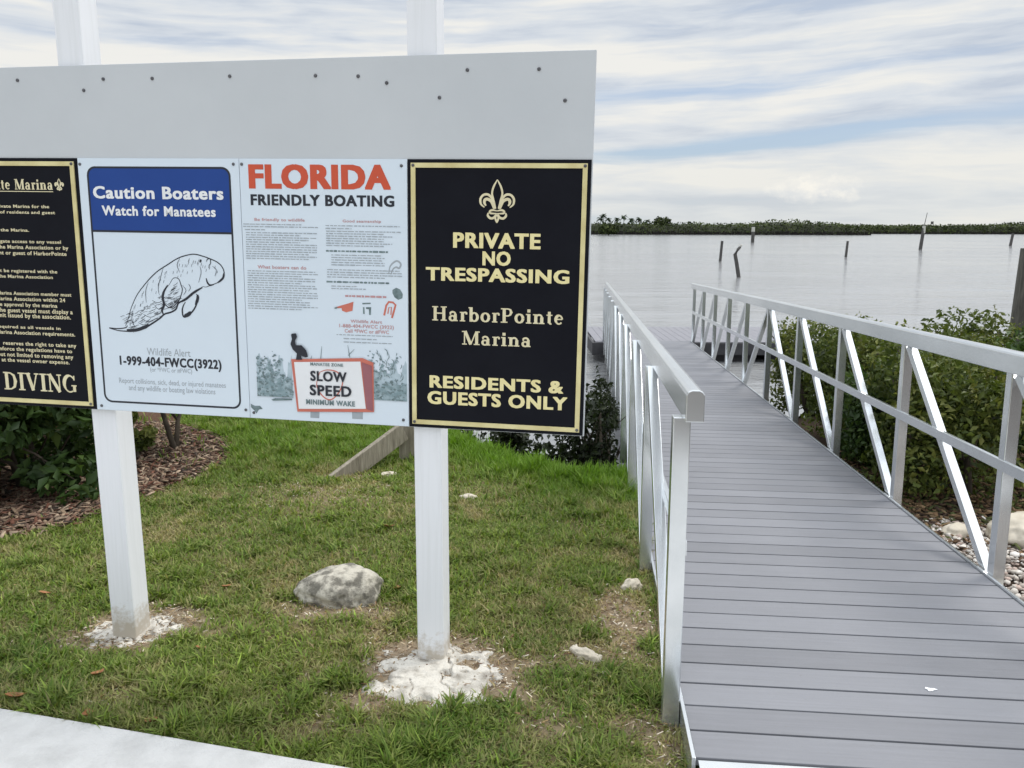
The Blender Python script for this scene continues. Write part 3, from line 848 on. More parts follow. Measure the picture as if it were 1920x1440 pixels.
def build_private():
    r, ou, ov = sign_root('private_marina_sign', .303, 'black sign with gold PRIVATE NO TRESPASSING lettering at right end of the board', 'sign')
    o = (ou, ov)
    plate(-.004, .609, -.916, .0, o, M['black'], r)
    frame_strip(.008, .597, -.904, -.012, .0155, o, r, M['goldbar'])
    k = Ink(ou, ov)
    for key, s in (('private', 'PRIVATE'), ('no', 'NO'), ('tres', 'TRESPASSING'), ('res', 'RESIDENTS &'), ('guests', 'GUESTS ONLY')):
        Ink(ou, ov).text(s, T[key], .0185, .0035).build('lettering', M['gold'], r)
    Ink(ou, ov).serif('HarborPointe', T['harbor'], .0035).build('marina_name', M['goldpale'], r)
    Ink(ou, ov).serif('Marina', T['marina'], .0035).build('marina_name', M['goldpale'], r)
    fleur(Ink(ou, ov), T['fleur'], 1.0, .0035).build('emblem', M['goldpale'], r)
    screws([(.016, -.02), (.589, -.02), (.016, -.896), (.589, -.896)], o, r, .0078)


def build_rules():
    r, ou, ov = sign_root('marina_rules_sign', -1.527, 'black sign with gold border and rows of small text, partly out of view', 'sign')
    o = (ou, ov)
    plate(-1.832, -1.222, -.916, 0, o, M['black'], r)
    frame_strip(-1.820, -1.234, -.904, -.012, .0155, o, r, M['goldbar'])
    k = Ink(ou, ov)
    LT = ['private Marina for the', 'use of residents and guest', 'in the Marina.', 'The gate access to any vessel', 'of the Marina Association or by', 'resident or guest of HarborPointe',
          'must be registered with the', 'or the Marina Association', 'Marina Association member must', 'Marina Association within 24', 'The approval by the marina', 'The guest vessel must display a',
          'permit issued by the association.', 'is required as all vessels in', 'Marina Association requirements.', 'reserves the right to take any', 'to enforce the regulations have to', 'but not limited to removing any', 'at the vessel owner expense.']
    for s, (u1, v0, h) in zip(LT, L):
        Ink(ou, ov).text(s, (u1 - len(s) * .0102, u1, v0, v0 + h * .8), .010, .0035).build('text_line', M['goldpale'], r)
    k = Ink(ou, ov)
    b = T['lmar']
    u1 = b[1]
    u0 = u1 - .46
    k.serif('HarborPointe Marina', (u0, u1, b[2], b[3]), .0035)
    k.rect(u0, u1, b[2] - .008, b[2] - .0055, .0035)
    k.build('marina_name', M['goldpale'], r)
    Ink(ou, ov).serif('DIVING', T['diving'], .0035, .06).build('lettering', M['goldpale'], r)
    fleur(Ink(ou, ov), T['lfleur'], 1.6, .0035).build('emblem', M['goldpale'], r)
    screws([(-1.242, -.02), (-1.242, -.896), (-1.812, -.02), (-1.812, -.896)], o, r, .0078)


def rrect(u0, u1, v0, v1, rad, n=6):
    P = []
    for cx, cy, a in ((u1 - rad, v0 + rad, -90), (u1 - rad, v1 - rad, 0), (u0 + rad, v1 - rad, 90), (u0 + rad, v0 + rad, 180)):
        P += ell(cx, cy, rad, rad, a, a + 90, n)
    return P


def build_manatee():
    r, ou, ov = sign_root('manatee_caution_sign', -.912, 'white and blue Caution Boaters sign with a manatee drawing', 'sign')
    o = (ou, ov)
    plate(-1.220, -.606, -.916, 0, o, M['plate'], r)
    u0, u1, v0, v1 = -1.187, -.638, -.886, -.028
    k = Ink(ou, ov)
    oc, ic = rrect(u0, u1, v0, v1, .032), rrect(u0 + .007, u1 - .007, v0 + .007, v1 - .007, .026)
    n = len(oc)
    bi = len(k.v)
    k.v += [(p[0] - ou, p[1] - ov, .0036) for p in oc + ic]
    k.f += [(bi + i, bi + (i + 1) % n, bi + n + (i + 1) % n, bi + n + i) for i in range(n)]
    k.rect(u0 + .006, u1 - .006, -.2575, -.2505, .0040)
    k.build('border', M['navy'], r)
    hp = [p for p in rrect(u0 + .004, u1 - .004, v0, v1 - .004, .028) if p[1] > -.3]
    hp = [(u1 - .004, -.254)] + hp + [(u0 + .004, -.254)]
    Ink(ou, ov).poly(hp, .0033).build('header_band', M['blue'], r)
    Ink(ou, ov).text('Caution Boaters', T['caution'], .016, .0042).build('header_lettering', M['white'], r)
    Ink(ou, ov).text('Watch for Manatees', T['watch'], .014, .0042).build('header_lettering', M['white'], r)
    k = Ink(ou, ov)
    k.text('1-999-404-FWCC(3922)', T['phone'], .018, .0035)
    k.build('phone_number', M['navy'], r)
    for s_, key in (('Wildlife Alert', 'wild'), ('(or *FWC or #FWC)', 'orfwc'), ('Report collisions, sick, dead, or injured manatees', 'rep1'), ('and any wildlife or boating law violations', 'rep2')):
        Ink(ou, ov).text(s_, T[key], 0, .0035).build('text_line', M['grey'], r)
    k = Ink(ou, ov)
    m = MANATEE
    wd = dict(back=.0038, belly=.006, tail=.004, flip=.0032, flipd=.009, flip2=.0055, flip2d=.014, flip2e=.011, dark1=.0085, dark2=.012, chin=.006, jaw=.0075, eye=.012, nos=.003)
    for key, pts in m.items():
        k.curve(pts, wd.get(key, .0018), .0035)
    rr = random.Random(3)
    bel = m['belly']
    for i in range(130):                      # pen hatching above the belly line
        j = rr.uniform(3, len(bel) - 3)
        a, bq = bel[int(j)], bel[int(j) + 1]
        f = j - int(j)
        x, y = a[0] + (bq[0] - a[0]) * f, a[1] + (bq[1] - a[1]) * f
        d = rr.uniform(.004, .06)
        x, y = x - d * .45, y + d
        k.stroke([(x, y), (x + .009, y + .004), (x + .017, y + rr.uniform(.004, .012))], rr.uniform(.0009, .0016), .0035)
    bk = m['back']
    for i in range(60):
        j = rr.uniform(1, 13)
        a, bq = bk[int(j)], bk[int(j) + 1]
        f = j - int(j)
        x, y = a[0] + (bq[0] - a[0]) * f, a[1] + (bq[1] - a[1]) * f
        d = rr.uniform(.008, .05)
        x, y = x + d * .5, y - d
        k.stroke([(x, y), (x - .003, y - .010)], .0012, .0035)
    k.build('manatee_drawing', M['navy'], r)
    screws([(-1.2112, -.021), (-.6257, -.0188), (-1.2003, -.9006), (-.6206, -.8874)], o, r, .0032)


def build_poster():
    r, ou, ov = sign_root('boating_poster', -.305, 'white FLORIDA FRIENDLY BOATING poster with small text and a slow speed sign picture', 'poster')
    o = (ou, ov)
    plate(-.604, -.006, -.916, 0, o, M['plate'], r)
    W = .0035
    Ink(ou, ov).text('FLORIDA', T['florida'], .027, W).build('title', M['red'], r)
    Ink(ou, ov).text('FRIENDLY BOATING', T['friendly'], .019, W).build('subtitle', M['navy'], r)
    for s, key in (('Be friendly to wildlife', 'h1'), ('What boaters can do', 'h2'), ('Good seamanship', 'h3'), ('Wildlife Alert', 'wa'), ('1-888-404-FWCC (3922)', 'ph2'), ('Cell *FWC or #FWC', 'cell')):
        b = T[key]
        Ink(ou, ov).text(s, (b[0], b[1], b[2] + .1 * (b[3] - b[2]), b[3] - .14 * (b[3] - b[2])), .008, W).build('heading', M['pink'], r)
    b = T['h4']
    Ink(ou, ov).greek(b[0], b[1], (b[2] + b[3]) / 2, .008, W).build('heading', M['pink'], r)
    rr = random.Random(11)
    for test in (lambda u, v: u < -.35 and v > -.36, lambda u, v: u < -.35 and v <= -.36, lambda u, v: u >= -.35 and v > -.31, lambda u, v: u >= -.35 and -.37 < v <= -.31, lambda u, v: u >= -.35 and -.41 < v <= -.37, lambda u, v: u >= -.35 and -.5 < v <= -.41, lambda u, v: u >= -.35 and v <= -.5):
        k = Ink(ou, ov)
        for u0, u1, v in G:
            if test(u0, v):
                k.greek(u0, u1 - rr.choice((0, .01, .03, .06, .0)) * min(1, (u1 - u0) / .2), v, .0034, W, rr)
        k.build('paragraph', M['grey'], r)
    for key in ('b1', 'b2'):
        b = T[key]
        Ink(ou, ov).greek(b[0], b[1], (b[2] + b[3]) / 2, .0065, W, rr).build('heading', M['tealdk'], r)
    p = POSTER
    rr = random.Random(5)
    for key, n in (('trees1', 420), ('trees2', 330)):
        P = p[key]
        us, vs = [q[0] for q in P], [q[1] for q in P]
        u0, u1, v0, v1 = min(us), max(us), min(vs), max(vs)
        soft, hard = Ink(ou, ov), Ink(ou, ov)
        xa, xb = max(u0, -.572), min(u1, -.012)
        wash = [(xa + (xb - xa) * j / 30, v0 + (v1 - v0) * (.62 + .16 * math.sin(j * .7) + rr.uniform(-.10, .10))) for j in range(31)]
        Ink(ou, ov).poly([(xa, v0)] + wash + [(xb, v0)], W).build('printed_haze', M['tealpale'], r)
        vb = v0 + .30 * (v1 - v0)
        x0_, x1_ = max(u0, -.572), min(u1, -.012)
        ridge = [(x0_ + (x1_ - x0_) * j / 24, vb + rr.uniform(-.010, .014)) for j in range(25)]
        soft.poly([(x0_, v0)] + [(x0_, ridge[0][1])] + ridge[1:] + [(x1_, v0)], W + .0013)
        i = 0
        while i < n:                                  # dabs of grey green, denser towards the bank
            u, v = rr.uniform(u0, u1), v0 + (v1 - v0) * rr.random() ** 1.25
            if not inpoly(np.array([u]), np.array([v]), P)[0] and not (v < v0 + .35 * (v1 - v0)):
                i += .15
                continue
            i += 1
            sz = rr.uniform(.0025, .0085) * (1.25 - .6 * (v - v0) / (v1 - v0))
            a0 = rr.uniform(0, 6.28)
            pts = [(u + sz * rr.uniform(.5, 1.2) * math.cos(a0 + j * 1.05), v + sz * .75 * rr.uniform(.5, 1.2) * math.sin(a0 + j * 1.05)) for j in range(6)]
            pts = [(min(max(x, -.572), -.012), min(max(y, v0), v1)) for x, y in pts]
            (hard if rr.random() < .38 else soft).poly(pts, W + .0013)
        soft.build('printed_trees', M['teal'], r)
        hard.build('printed_trees', M['tealdk'], r)
    k = Ink(ou, ov)
    for t in ('twig1', 'twig2', 'twig3', 'twig4'):
        k.stroke(p[t], [.003, .001], W + .0014)
    for i in range(34):
        u, v = rr.uniform(-.12, -.03), rr.uniform(-.77, -.66)
        a, l = rr.uniform(.7, 2.4), rr.uniform(.008, .026)
        k.stroke([(u, v), (u + l * math.cos(a) * .6, v + l * math.sin(a) * .6), (u + l * math.cos(a + .3), v + l * math.sin(a + .3))], [.0015, .003, .001], W + .0014)
    k.build('printed_branches', M['tealdk'], r)
    Ink(ou, ov).poly(p['boat'], W + .0027).build('printed_boat', M['tealdk'], r)
    Ink(ou, ov).poly(p['fish'], W + .0004).build('printed_fish', M['tealdk'], r)
    Ink(ou, ov).poly(p['bird'], W + .0052).build('printed_bird', M['navy'], r)
    Ink(ou, ov).poly(p['frame'], W + .0027).build('printed_sign_frame', M['salmon'], r)
    Ink(ou, ov).poly(p['side'], W + .0040).build('printed_sign_side', M['mauve'], r)
    Ink(ou, ov).poly(p['face'], W + .0040).build('printed_sign_face', M['white'], r)
    Ink(ou, ov).poly(p['leg1'], W).build('printed_sign_leg', M['grey'], r)
    Ink(ou, ov).poly(p['leg2'], W).build('printed_sign_leg', M['grey'], r)
    Ink(ou, ov).curve(p['diam'], .0042, W + .0052).build('printed_diamond', M['salmon'], r)
    Ink(ou, ov).poly(p['claw'], W).build('printed_claw', M['salmon'], r)
    Ink(ou, ov).stroke(p['clip'], .007, W).stroke(p['clip2'], .004, W).build('printed_clip', M['salmon'], r)
    k = Ink(ou, ov)
    Ink(ou, ov).text('SLOW', T['slow'], .014, W + .0064).build('printed_sign_lettering', M['navy'], r)
    Ink(ou, ov).text('SPEED', T['speed'], .014, W + .0064).build('printed_sign_lettering', M['navy'], r)
    Ink(ou, ov).poly(p['clawd'], W + .002).build('printed_claw_tip', M['tealdk'], r)
    Ink(ou, ov).poly(p['oval'], W).build('printed_shell', M['tealdk'], r)
    k = Ink(ou, ov)
    Ink(ou, ov).text('MINIMUM WAKE', T['minw'], .014, W + .0064).build('printed_sign_lettering', M['tealdk'], r)
    Ink(ou, ov).text('MANATEE ZONE', T['mz'], .01, W + .0064).build('printed_sign_lettering', M['tealdk'], r)
    Ink(ou, ov).poly(p['jar1'], W).poly(p['jar2'], W).poly(p['jar3'], W).build('printed_jar', M['tealdk'], r)
    Ink(ou, ov).curve(p['manat'], .006, W).build('printed_manatee', M['grey'], r)
    screws([(-.5952, -.0187), (-.0255, -.0217), (-.590, -.8960), (-.0257, -.8937)], o, r, .0032)


build_board()
build_private()
build_rules()
build_manatee()
build_poster()


# ------------------------------------------------------------ stones, footings, timber
def rock_mesh(name, sx, sy, sz, seed, sub=4, amp=.22, freq=1.6, taper=.0):
    bm = bmesh.new()
    bmesh.ops.create_icosphere(bm, subdivisions=sub, radius=1)
    from mathutils import noise as mn
    off = Vector((seed * 3.7, seed * 1.3, seed * 7.1))
    for v in bm.verts:
        p = v.co.copy()
        d = mn.noise(p * freq + off) * amp + mn.noise(p * freq * 2.7 + off) * amp * .45 + mn.noise(p * freq * 7 + off) * amp * .13 + mn.noise(p * freq * 16 + off) * amp * .06
        p = p * (1 + d)
        p.z *= 1 + taper * p.x
        p.y *= 1 + taper * .8 * p.x
        if p.z < -.35:
            p.z = -.35 + (p.z + .35) * .3
        v.co = Vector((p.x * sx, p.y * sy, p.z * sz))
    me = bpy.data.meshes.new(name)
    bm.to_mesh(me)
    bm.free()
    me.polygons.foreach_set('use_smooth', [True] * len(me.polygons))
    return me


def stone(name, x, y, sx, sy, sz, seed, material, label, cat, rz=0, sub=4, amp=.22, dz=0, group=None, taper=0):
    o = link(name, rock_mesh(name, sx, sy, sz, seed, sub, amp, 1.3 if taper else 1.6, taper), material)
    o.location = (x, y, float(gz(x, y)) + sz * .22 + dz)
    o.rotation_euler = (0, 0, rz)
    return tag(o, label, cat, group)


def build_stones():
    stone('boulder', -.765, 3.34, .192, .14, .098, 14, M['rock'], 'grey lichened boulder resting on the lawn between the two white posts', 'rock', .02, 5, .17, taper=.22)
    stone('stone', .545, 3.42, .045, .03, .04, 3, M['stone'], 'pale stone on the grass against the left gangway railing', 'stone', .3, 4, .35)
    stone('stone', .285, 2.83, .065, .03, .025, 4, M['stone'], 'long pale stone in the grass between right sign post and gangway', 'stone', -.6, 4, .35)
    stone('stone', .335, 2.70, .028, .018, .014, 5, M['stone'], 'small flat pale stone just in front of the long pale stone', 'stone', .2, 3, .3)
    stone('stone', -.27, 4.84, .055, .03, .022, 6, M['stone'], 'pale half buried stone in grass behind the right sign post', 'stone', .1, 4, .3)
    stone('stone', -.86, 5.42, .07, .04, .022, 7, M['stone'], 'flat white stone under the slanted plank brace', 'stone', .2, 4, .3)
    stone('boulder', 2.98, 4.40, .24, .18, .135, 8, M['tanrock'], 'large smooth tan boulder at edge of the gravel beside the gangway', 'rock', .2, 5, .16)
    stone('stone', 2.62, 4.50, .10, .07, .06, 9, M['tanrock'], 'small flat tan rock beside the gangway just left of the large tan boulder', 'rock', .5, 4, .2)
    stone('stone', 2.36, 3.22, .07, .05, .035, 10, M['stone'], 'white stone lying on gravel against the right gangway edge', 'stone', -.4, 4, .3)


def footing(x, y, rx, ry, h, seed, label):
    nr, na = 44, 200
    th = np.linspace(0, 2 * np.pi, na, endpoint=False)
    V, F = [], []
    edge = 1 + (fbm(np.cos(th) * 2.2 + 9 + seed, np.sin(th) * 2.2 + 9, seed, 4) - .5) * .9
    for i in range(nr + 1):
        f = i / nr
        px, py = x + rx * f * edge * np.cos(th), y + ry * f * edge * np.sin(th)
        lump = .55 * fbm(px * 9, py * 9, seed + 4, 3) + .45 * fbm(px * 60, py * 60, seed + 6, 3)
        z = gz(px, py) + h * (1 - f ** 4) * (.45 + .9 * lump) - .012 * (f > .96)
        crack = np.abs(fbm(px * 7, py * 7, seed + 8, 4) - .5)
        z = z - .022 * (1 - sstep(0, .022, crack)) * (f < .96) - .02 * (1 - sstep(.26, .33, fbm(px * 13, py * 13, seed + 12, 2)))
        V.append(np.stack([px, py, z], 1))
    V = np.concatenate(V)
    for i in range(nr):
        for k in range(na):
            k2 = (k + 1) % na
            F.append((i * na + k, i * na + k2, (i + 1) * na + k2, (i + 1) * na + k))
    o = link('concrete_footing', npmesh('concrete_footing', V, F, None, False), M['mortar'])
    tag(o, label, 'concrete footing')


def build_timber():
    z0 = float(gz(-.76, 5.8))
    r = empty('timber_post', Matrix.Translation((-.76, 5.82, z0)), 'weathered timber post with a slanted plank brace on the lawn behind the board', 'post')
    MB().box(-.07, .07, -.07, .07, -.2, .85).build('post', M['wood'], r, bevel=.006)
    b = MB().bar((-.47, -.48, -.03), (-.03, -.11, .25), .045, .135, up=(-.4, -.3, .9))
    b.build('brace', M['wood'], r, bevel=.005)


build_stones()
footing(-.272, 2.705, .275, .225, .020, 3, 'broad patch of crumbled white concrete round the foot of the right sign post')
footing(-1.548, 3.055, .19, .125, .015, 9, 'smaller patch of broken white concrete round the foot of the left sign post')
build_timber()


# ------------------------------------------------------------ aluminium gangway and floating dock
S0 = 2.155
GM = Matrix(((.995578, .093877, .003439, 0), (-.093940, .994911, .036445, 0), (0, -.036607, .999330, .17), (0, 0, 0, 1)))
GM = GM @ Matrix.Translation((1.095, S0, 0))
LEN = 14.85 - S0


def build_gangway():
    r = empty('gangway', GM, 'long aluminium gangway with grey plank deck sloping down to the floating dock', 'gangway')
    d = MB()
    y, k = 0.0, 0
    while y < LEN - .05:
        j = random.uniform(-.0006, .0006)
        d.box(-.757, .757, y + .003, y + .1375, -.028, j)
        y += .1435
    d.build('deck', M['deckmat'], r, bevel=.0022)
    for sx in (-1, 1):
        c = MB()
        a, b = sorted((sx * .759, sx * .771))
        c.prism([(a, -.13), (b, -.13), (b, .012), (a, .012)], 'y', -.02, LEN)
        c.build('side_chord', M['alu'], r, bevel=.0015)
    j = MB()
    for i in range(11):
        yy = 2.46 - S0 + 1.234 * i
        j.box(-.757, .757, yy - .03, yy + .03, -.13, -.034)
    j.build('cross_beams', M['alu'], r)
    MB().box(-.75, .75, -.16, -.004, -.016, -.006).build('ramp_plate', M['alu'], r)
    ps = [2.46 - S0 + 1.234 * i for i in range(11)]
    for sx in (-1, 1):
        x = sx * .80
        x = sx * .772
        pr = [(x - .0275, .955), (x + .0275, .955), (x + .0275, 1.038), (x + .022, 1.047), (x + .011, 1.0525), (x - .011, 1.0525), (x - .022, 1.047), (x - .0275, 1.038)]
        hr = MB().prism(pr, 'y', ps[0] - .105, ps[-1] + .06).build('handrail', M['alu'], r, bevel=.003)
        x = sx * .80
        for yy in ps:
            MB().box(x - .0268, x + .0268, yy - .0268, yy + .0268, -.125, .9545).build('post', M['alu'], hr, bevel=.003)
        for i in range(10):
            a, b = ps[i] + .05, ps[i + 1] - .05
            if i < 5:
                p, q = (x, a, -.02), (x, b, .945)
            else:
                p, q = (x, b, -.02), (x, a, .945)
            MB().bar(p, q, .043, .043).build('diagonal_brace', M['alu'], hr, bevel=.002)
        xi = x - sx * .0215
        MB().box(xi - .0095, xi + .0095, ps[0] - .02, ps[-1] + .02, .505, .555).build('mid_rail', M['alu'], hr, bevel=.002)
    o = MB()
    s = []
    for i in range(9):
        t = 2 * math.pi * i / 9
        q = .011 * (1 + .4 * math.sin(3 * t + 1))
        s.append((1.18 - 1.095 + q * 1.6 * math.cos(t), 2.62 - S0 + q * math.sin(t)))
    o.prism(s, 'z', .0012, .0032)
    ob = o.build('bird_dropping', M['white'])
    ob.matrix_world = GM.copy()
    tag(ob, 'tiny white dropping on a grey gangway plank near the viewer', 'dropping')


def build_dock():
    r = empty('floating_dock', Matrix.Translation((3.3, 15.6, WATER)), 'low floating dock with grey decking at the far end of the gangway', 'dock')
    d = MB()
    x = -1.78
    while x < 4.2:
        d.box(x, x + .137, -1.05, 1.3, .345, .372)
        x += .142
    d.build('deck', M['dockmat'], r, bevel=.002)
    f = MB()
    f.box(-1.80, 4.26, -1.11, -1.06, .14, .36).box(-1.80, 4.26, 1.31, 1.36, .14, .36).box(-1.85, -1.80, -1.11, 1.36, .14, .36).box(4.26, 4.31, -1.11, 1.36, .14, .36)
    f.build('fascia', M['dockdark'], r, bevel=.004)
    for i in range(4):
        MB().box(-1.6 + i * 1.5, -.4 + i * 1.5, -.95, 1.2, -.25, .34).build('float', M['dockdark'], r, bevel=.03)


build_gangway()
build_dock()


# ------------------------------------------------------------ pilings in the bay
def piling(x, y, top, lean, label, r=.13, kind='plain'):
    o = empty('mooring_piling' if kind != 'marker' else 'channel_marker', Matrix.Translation((x, y, WATER)), label, 'piling' if kind != 'marker' else 'channel marker')
    h = top - WATER
    if kind == 'crooked':
        pts = [(.28, 0, -1.2), (.14, 0, 0), (.0, 0, h * .42), (-.11, 0, h * .70), (.02, 0, h * .85), (.13, 0, h * .93)]
        MB().tube(pts, [r, r, r * .95, r * .9, r * .72, r * .6], 12).build('shaft', M['pile'], o, smooth=True)
        MB().tube([(.13, 0, h * .93), (.2, 0, h * .985), (.05, 0, h)], [r * .6, r * .5, r * .2], 10).build('highlight_tip', M['pilepale'], o, smooth=True)  # pale colour paints in the highlight on the bent top
        return
    pts = [(lean * t, 0, -1.2 + (h + 1.2) * t) for t in (0, .35, .7, 1)]
    MB().tube(pts, [r * 1.05, r, r * .95, r * .9], 12).build('shaft', M['pile'], o)
    if kind == 'banded':
        MB().tube([(lean * .93, 0, h * .70), (lean, 0, h + .02)], [r * .97, r * .95], 12).build('pale_band', M['pilepale'], o)
        MB().box(lean - .35, lean + .35, -.3, -.2, h * .42, h * .55).build('bracket', M['pile'], o)
    if kind == 'marker':
        MB().tube([(lean * .95, 0, h - .9), (lean * 1.0, 0, h + .05)], [r * .97, r * .95], 12).build('pale_band', M['pilepale'], o)
        MB().tube([(lean, 0, h), (lean + .25, 0, h + 1.75)], [.05, .035], 8).build('mast', M['pile'], o)
        MB().box(lean + .85, lean + 1.2, -.03, .03, h + .25, h + .62).build('daymark', M['pile'], o)
        MB().bar((lean, 0, h - .1), (lean + 1.0, 0, h + .3), .05, .05).build('bracket', M['pile'], o)


piling(16.38, 64.6, .84, .15, 'thin dark piling standing left of the crooked one in the bay', .115)
piling(11.58, 42.1, .92, 0, 'crooked dark piling with a pale painted highlight on its bent tip nearest in the bay', .105, 'crooked')
piling(49.97, 170.6, 2.45, 0, 'far piling with a pale top in front of the wooded shore', .36, 'banded')
piling(31.04, 76.2, .72, .12, 'lone straight dark piling in the middle of the bay', .12)
piling(54.08, 108.7, 2.3, .3, 'tall channel marker piling with a thin mast and small dark board', .22, 'marker')
piling(84.65, 139.5, 1.35, .35, 'slightly tilted dark piling farthest right in the bay', .23)


def thick_pile():
    o = MB().tube([(5.72, 9.05, -1.3), (5.74, 9.05, .3), (5.76, 9.05, 1.42)], [.135, .13, .125], 16).build('dock_piling', M['pilegrey'])
    tag(o, 'thick weathered grey timber piling behind the mangrove shrubs at right edge', 'piling')


thick_pile()


# ------------------------------------------------------------ leaves, shrubs, grass, chips, gravel
def leaf_cloud(P, Nrm, size, cols, aspect=.5, fold=.25, rg=rng):
    """one folded four-cornered leaf per point: two triangles"""
    n = len(P)
    d = rg.normal(size=(n, 3)) + Nrm * .9
    d /= np.linalg.norm(d, axis=1)[:, None]
    a = rg.normal(size=(n, 3))
    a -= d * (a * d).sum(1)[:, None]
    a /= np.linalg.norm(a, axis=1)[:, None]
    b = np.cross(d, a)
    L = (size * rg.uniform(.6, 1.25, n))[:, None]
    W = L * aspect
    base = P - a * L * .5
    tip = P + a * L * .5 - d * L * fold * .5
    l = P + b * W * .5 + d * W * fold + a * L * .06
    r = P - b * W * .5 + d * W * fold + a * L * .06
    V = np.stack([base, l, tip, r], 1).reshape(-1, 3)
    i = np.arange(n) * 4
    F = np.concatenate([np.stack([i, i + 2, i + 1], 1), np.stack([i, i + 3, i + 2], 1)])
    return V, F, np.repeat(cols, 4, 0)


def shrub(name, x, y, rx, ry, top, n, size, label, pal, cat='shrub', nclump=26, aspect=.5, stems=6, group=None, base=None, skirt=False, lift=.08, lat=None):
    """lat: (sign, limit) keeps the leaves on one side of a line along the gangway"""
    zg = float(gz(x, y)) if base is None else base
    r = empty(name, Matrix.Translation((x, y, zg)), label, cat, group)
    h = top - zg
    C = []
    while len(C) < nclump:
        q = rng.uniform(-1, 1, 3)
        if .25 < np.linalg.norm(q) < 1:
            C.append(q)
    C = np.array(C)
    C[:, 2] = rng.random(nclump) if skirt else C[:, 2] * .5 + .5
    cen = np.stack([C[:, 0] * rx * .8, C[:, 1] * ry * .8, lift * h + C[:, 2] * h * (.88 - lift)], 1)
    cr = rng.uniform(.16, .30, nclump) * min(rx + ry, 1.6 * h + .3) * .62
    ci = rng.integers(0, nclump, n)
    dirs = rng.normal(size=(n, 3))
    dirs /= np.linalg.norm(dirs, axis=1)[:, None]
    rad = rng.uniform(.25, 1, n) ** .5
    P = cen[ci] + dirs * (cr[ci] * rad)[:, None] * np.array([1, 1, .85])
    P[:, 2] = np.clip(P[:, 2], .02, None)
    if lat:
        ok = lat[0] * (((P[:, 0] + x) * .99558 - (P[:, 1] + y) * .09394) - lat[1]) > 0
        P, ci, dirs = P[ok], ci[ok], dirs[ok]
        n = len(P)
    pal = np.array(pal)
    tone = np.clip(rng.random(nclump)[ci] * .55 + rng.random(n) * .55, 0, .999)
    k = tone * (len(pal) - 1)
    k0 = k.astype(int)
    f = (k - k0)[:, None]
    cols = pal[k0] * (1 - f) + pal[np.minimum(k0 + 1, len(pal) - 1)] * f
    cols *= rng.uniform(.85, 1.15, (n, 1))
    if skirt:                                   # loose sprigs that stand out of the mass
        SP, SD = [], []
        for i in range(16):
            q = cen[rng.integers(0, nclump)]
            a0, tl, ln = rng.uniform(0, 6.28), rng.uniform(0, .5), rng.uniform(.14, .30)
            b0 = np.array([q[0], q[1], max(q[2], h * .62)])
            ax = np.array([np.cos(a0) * np.sin(tl), np.sin(a0) * np.sin(tl), np.cos(tl)])
            for t in np.linspace(.15, 1, 15):
                SP.append(b0 + ax * ln * t + rng.normal(0, size * .3 * (1.2 - t), 3))
                SD.append(ax)
        SP, SD = np.array(SP), np.array(SD)
        if lat:
            ok = lat[0] * (((SP[:, 0] + x) * .99558 - (SP[:, 1] + y) * .09394) - lat[1]) > .03
            SP, SD = SP[ok], SD[ok]
        P, dirs = np.concatenate([P, SP]), np.concatenate([dirs, SD])
        cols = np.concatenate([cols, pal[-1] * rng.uniform(.5, 1.05, (len(SP), 1))])
    V, F, T_ = leaf_cloud(P, dirs * .6 + np.array([0, 0, .6]), size * rng.uniform(.65, 1.3, len(P)), cols, aspect)
    link('foliage', npmesh('foliage', V, F, T_), M['leaf'], r)
    st = MB()
    for i in range(stems):
        t = cen[rng.integers(0, nclump)]
        sp_ = .07 if lift > .1 else .25
        b0 = Vector((rng.uniform(-sp_, sp_) * rx, rng.uniform(-sp_, sp_) * ry, -.08))
        mid = Vector((b0.x + (t[0] - b0.x) * .35, b0.y + (t[1] - b0.y) * .35, t[2] * .55))
        st.tube([b0, mid, Vector(t)], [.014 + .01 * h, .011 + .005 * h, .005], 7)
        for kx in range(3):
            t2 = cen[rng.integers(0, nclump)]
            st.tube([mid, (mid + Vector(t2)) / 2 + Vector((0, 0, .03)), Vector(t2)], [.008, .006, .003], 6)
    st.build('stems', M['bark'], r, smooth=True)
    return r


DARK = [(.016, .034, .012), (.032, .062, .018), (.058, .105, .026), (.11, .16, .042)]
DARKER = [(.010, .014, .008), (.016, .024, .010), (.030, .042, .016)]
MANG = [(.022, .036, .010), (.065, .090, .020), (.105, .135, .028), (.19, .20, .050)]
BRIGHT = [(.025, .05, .008), (.055, .11, .014), (.10, .17, .025), (.15, .21, .04)]


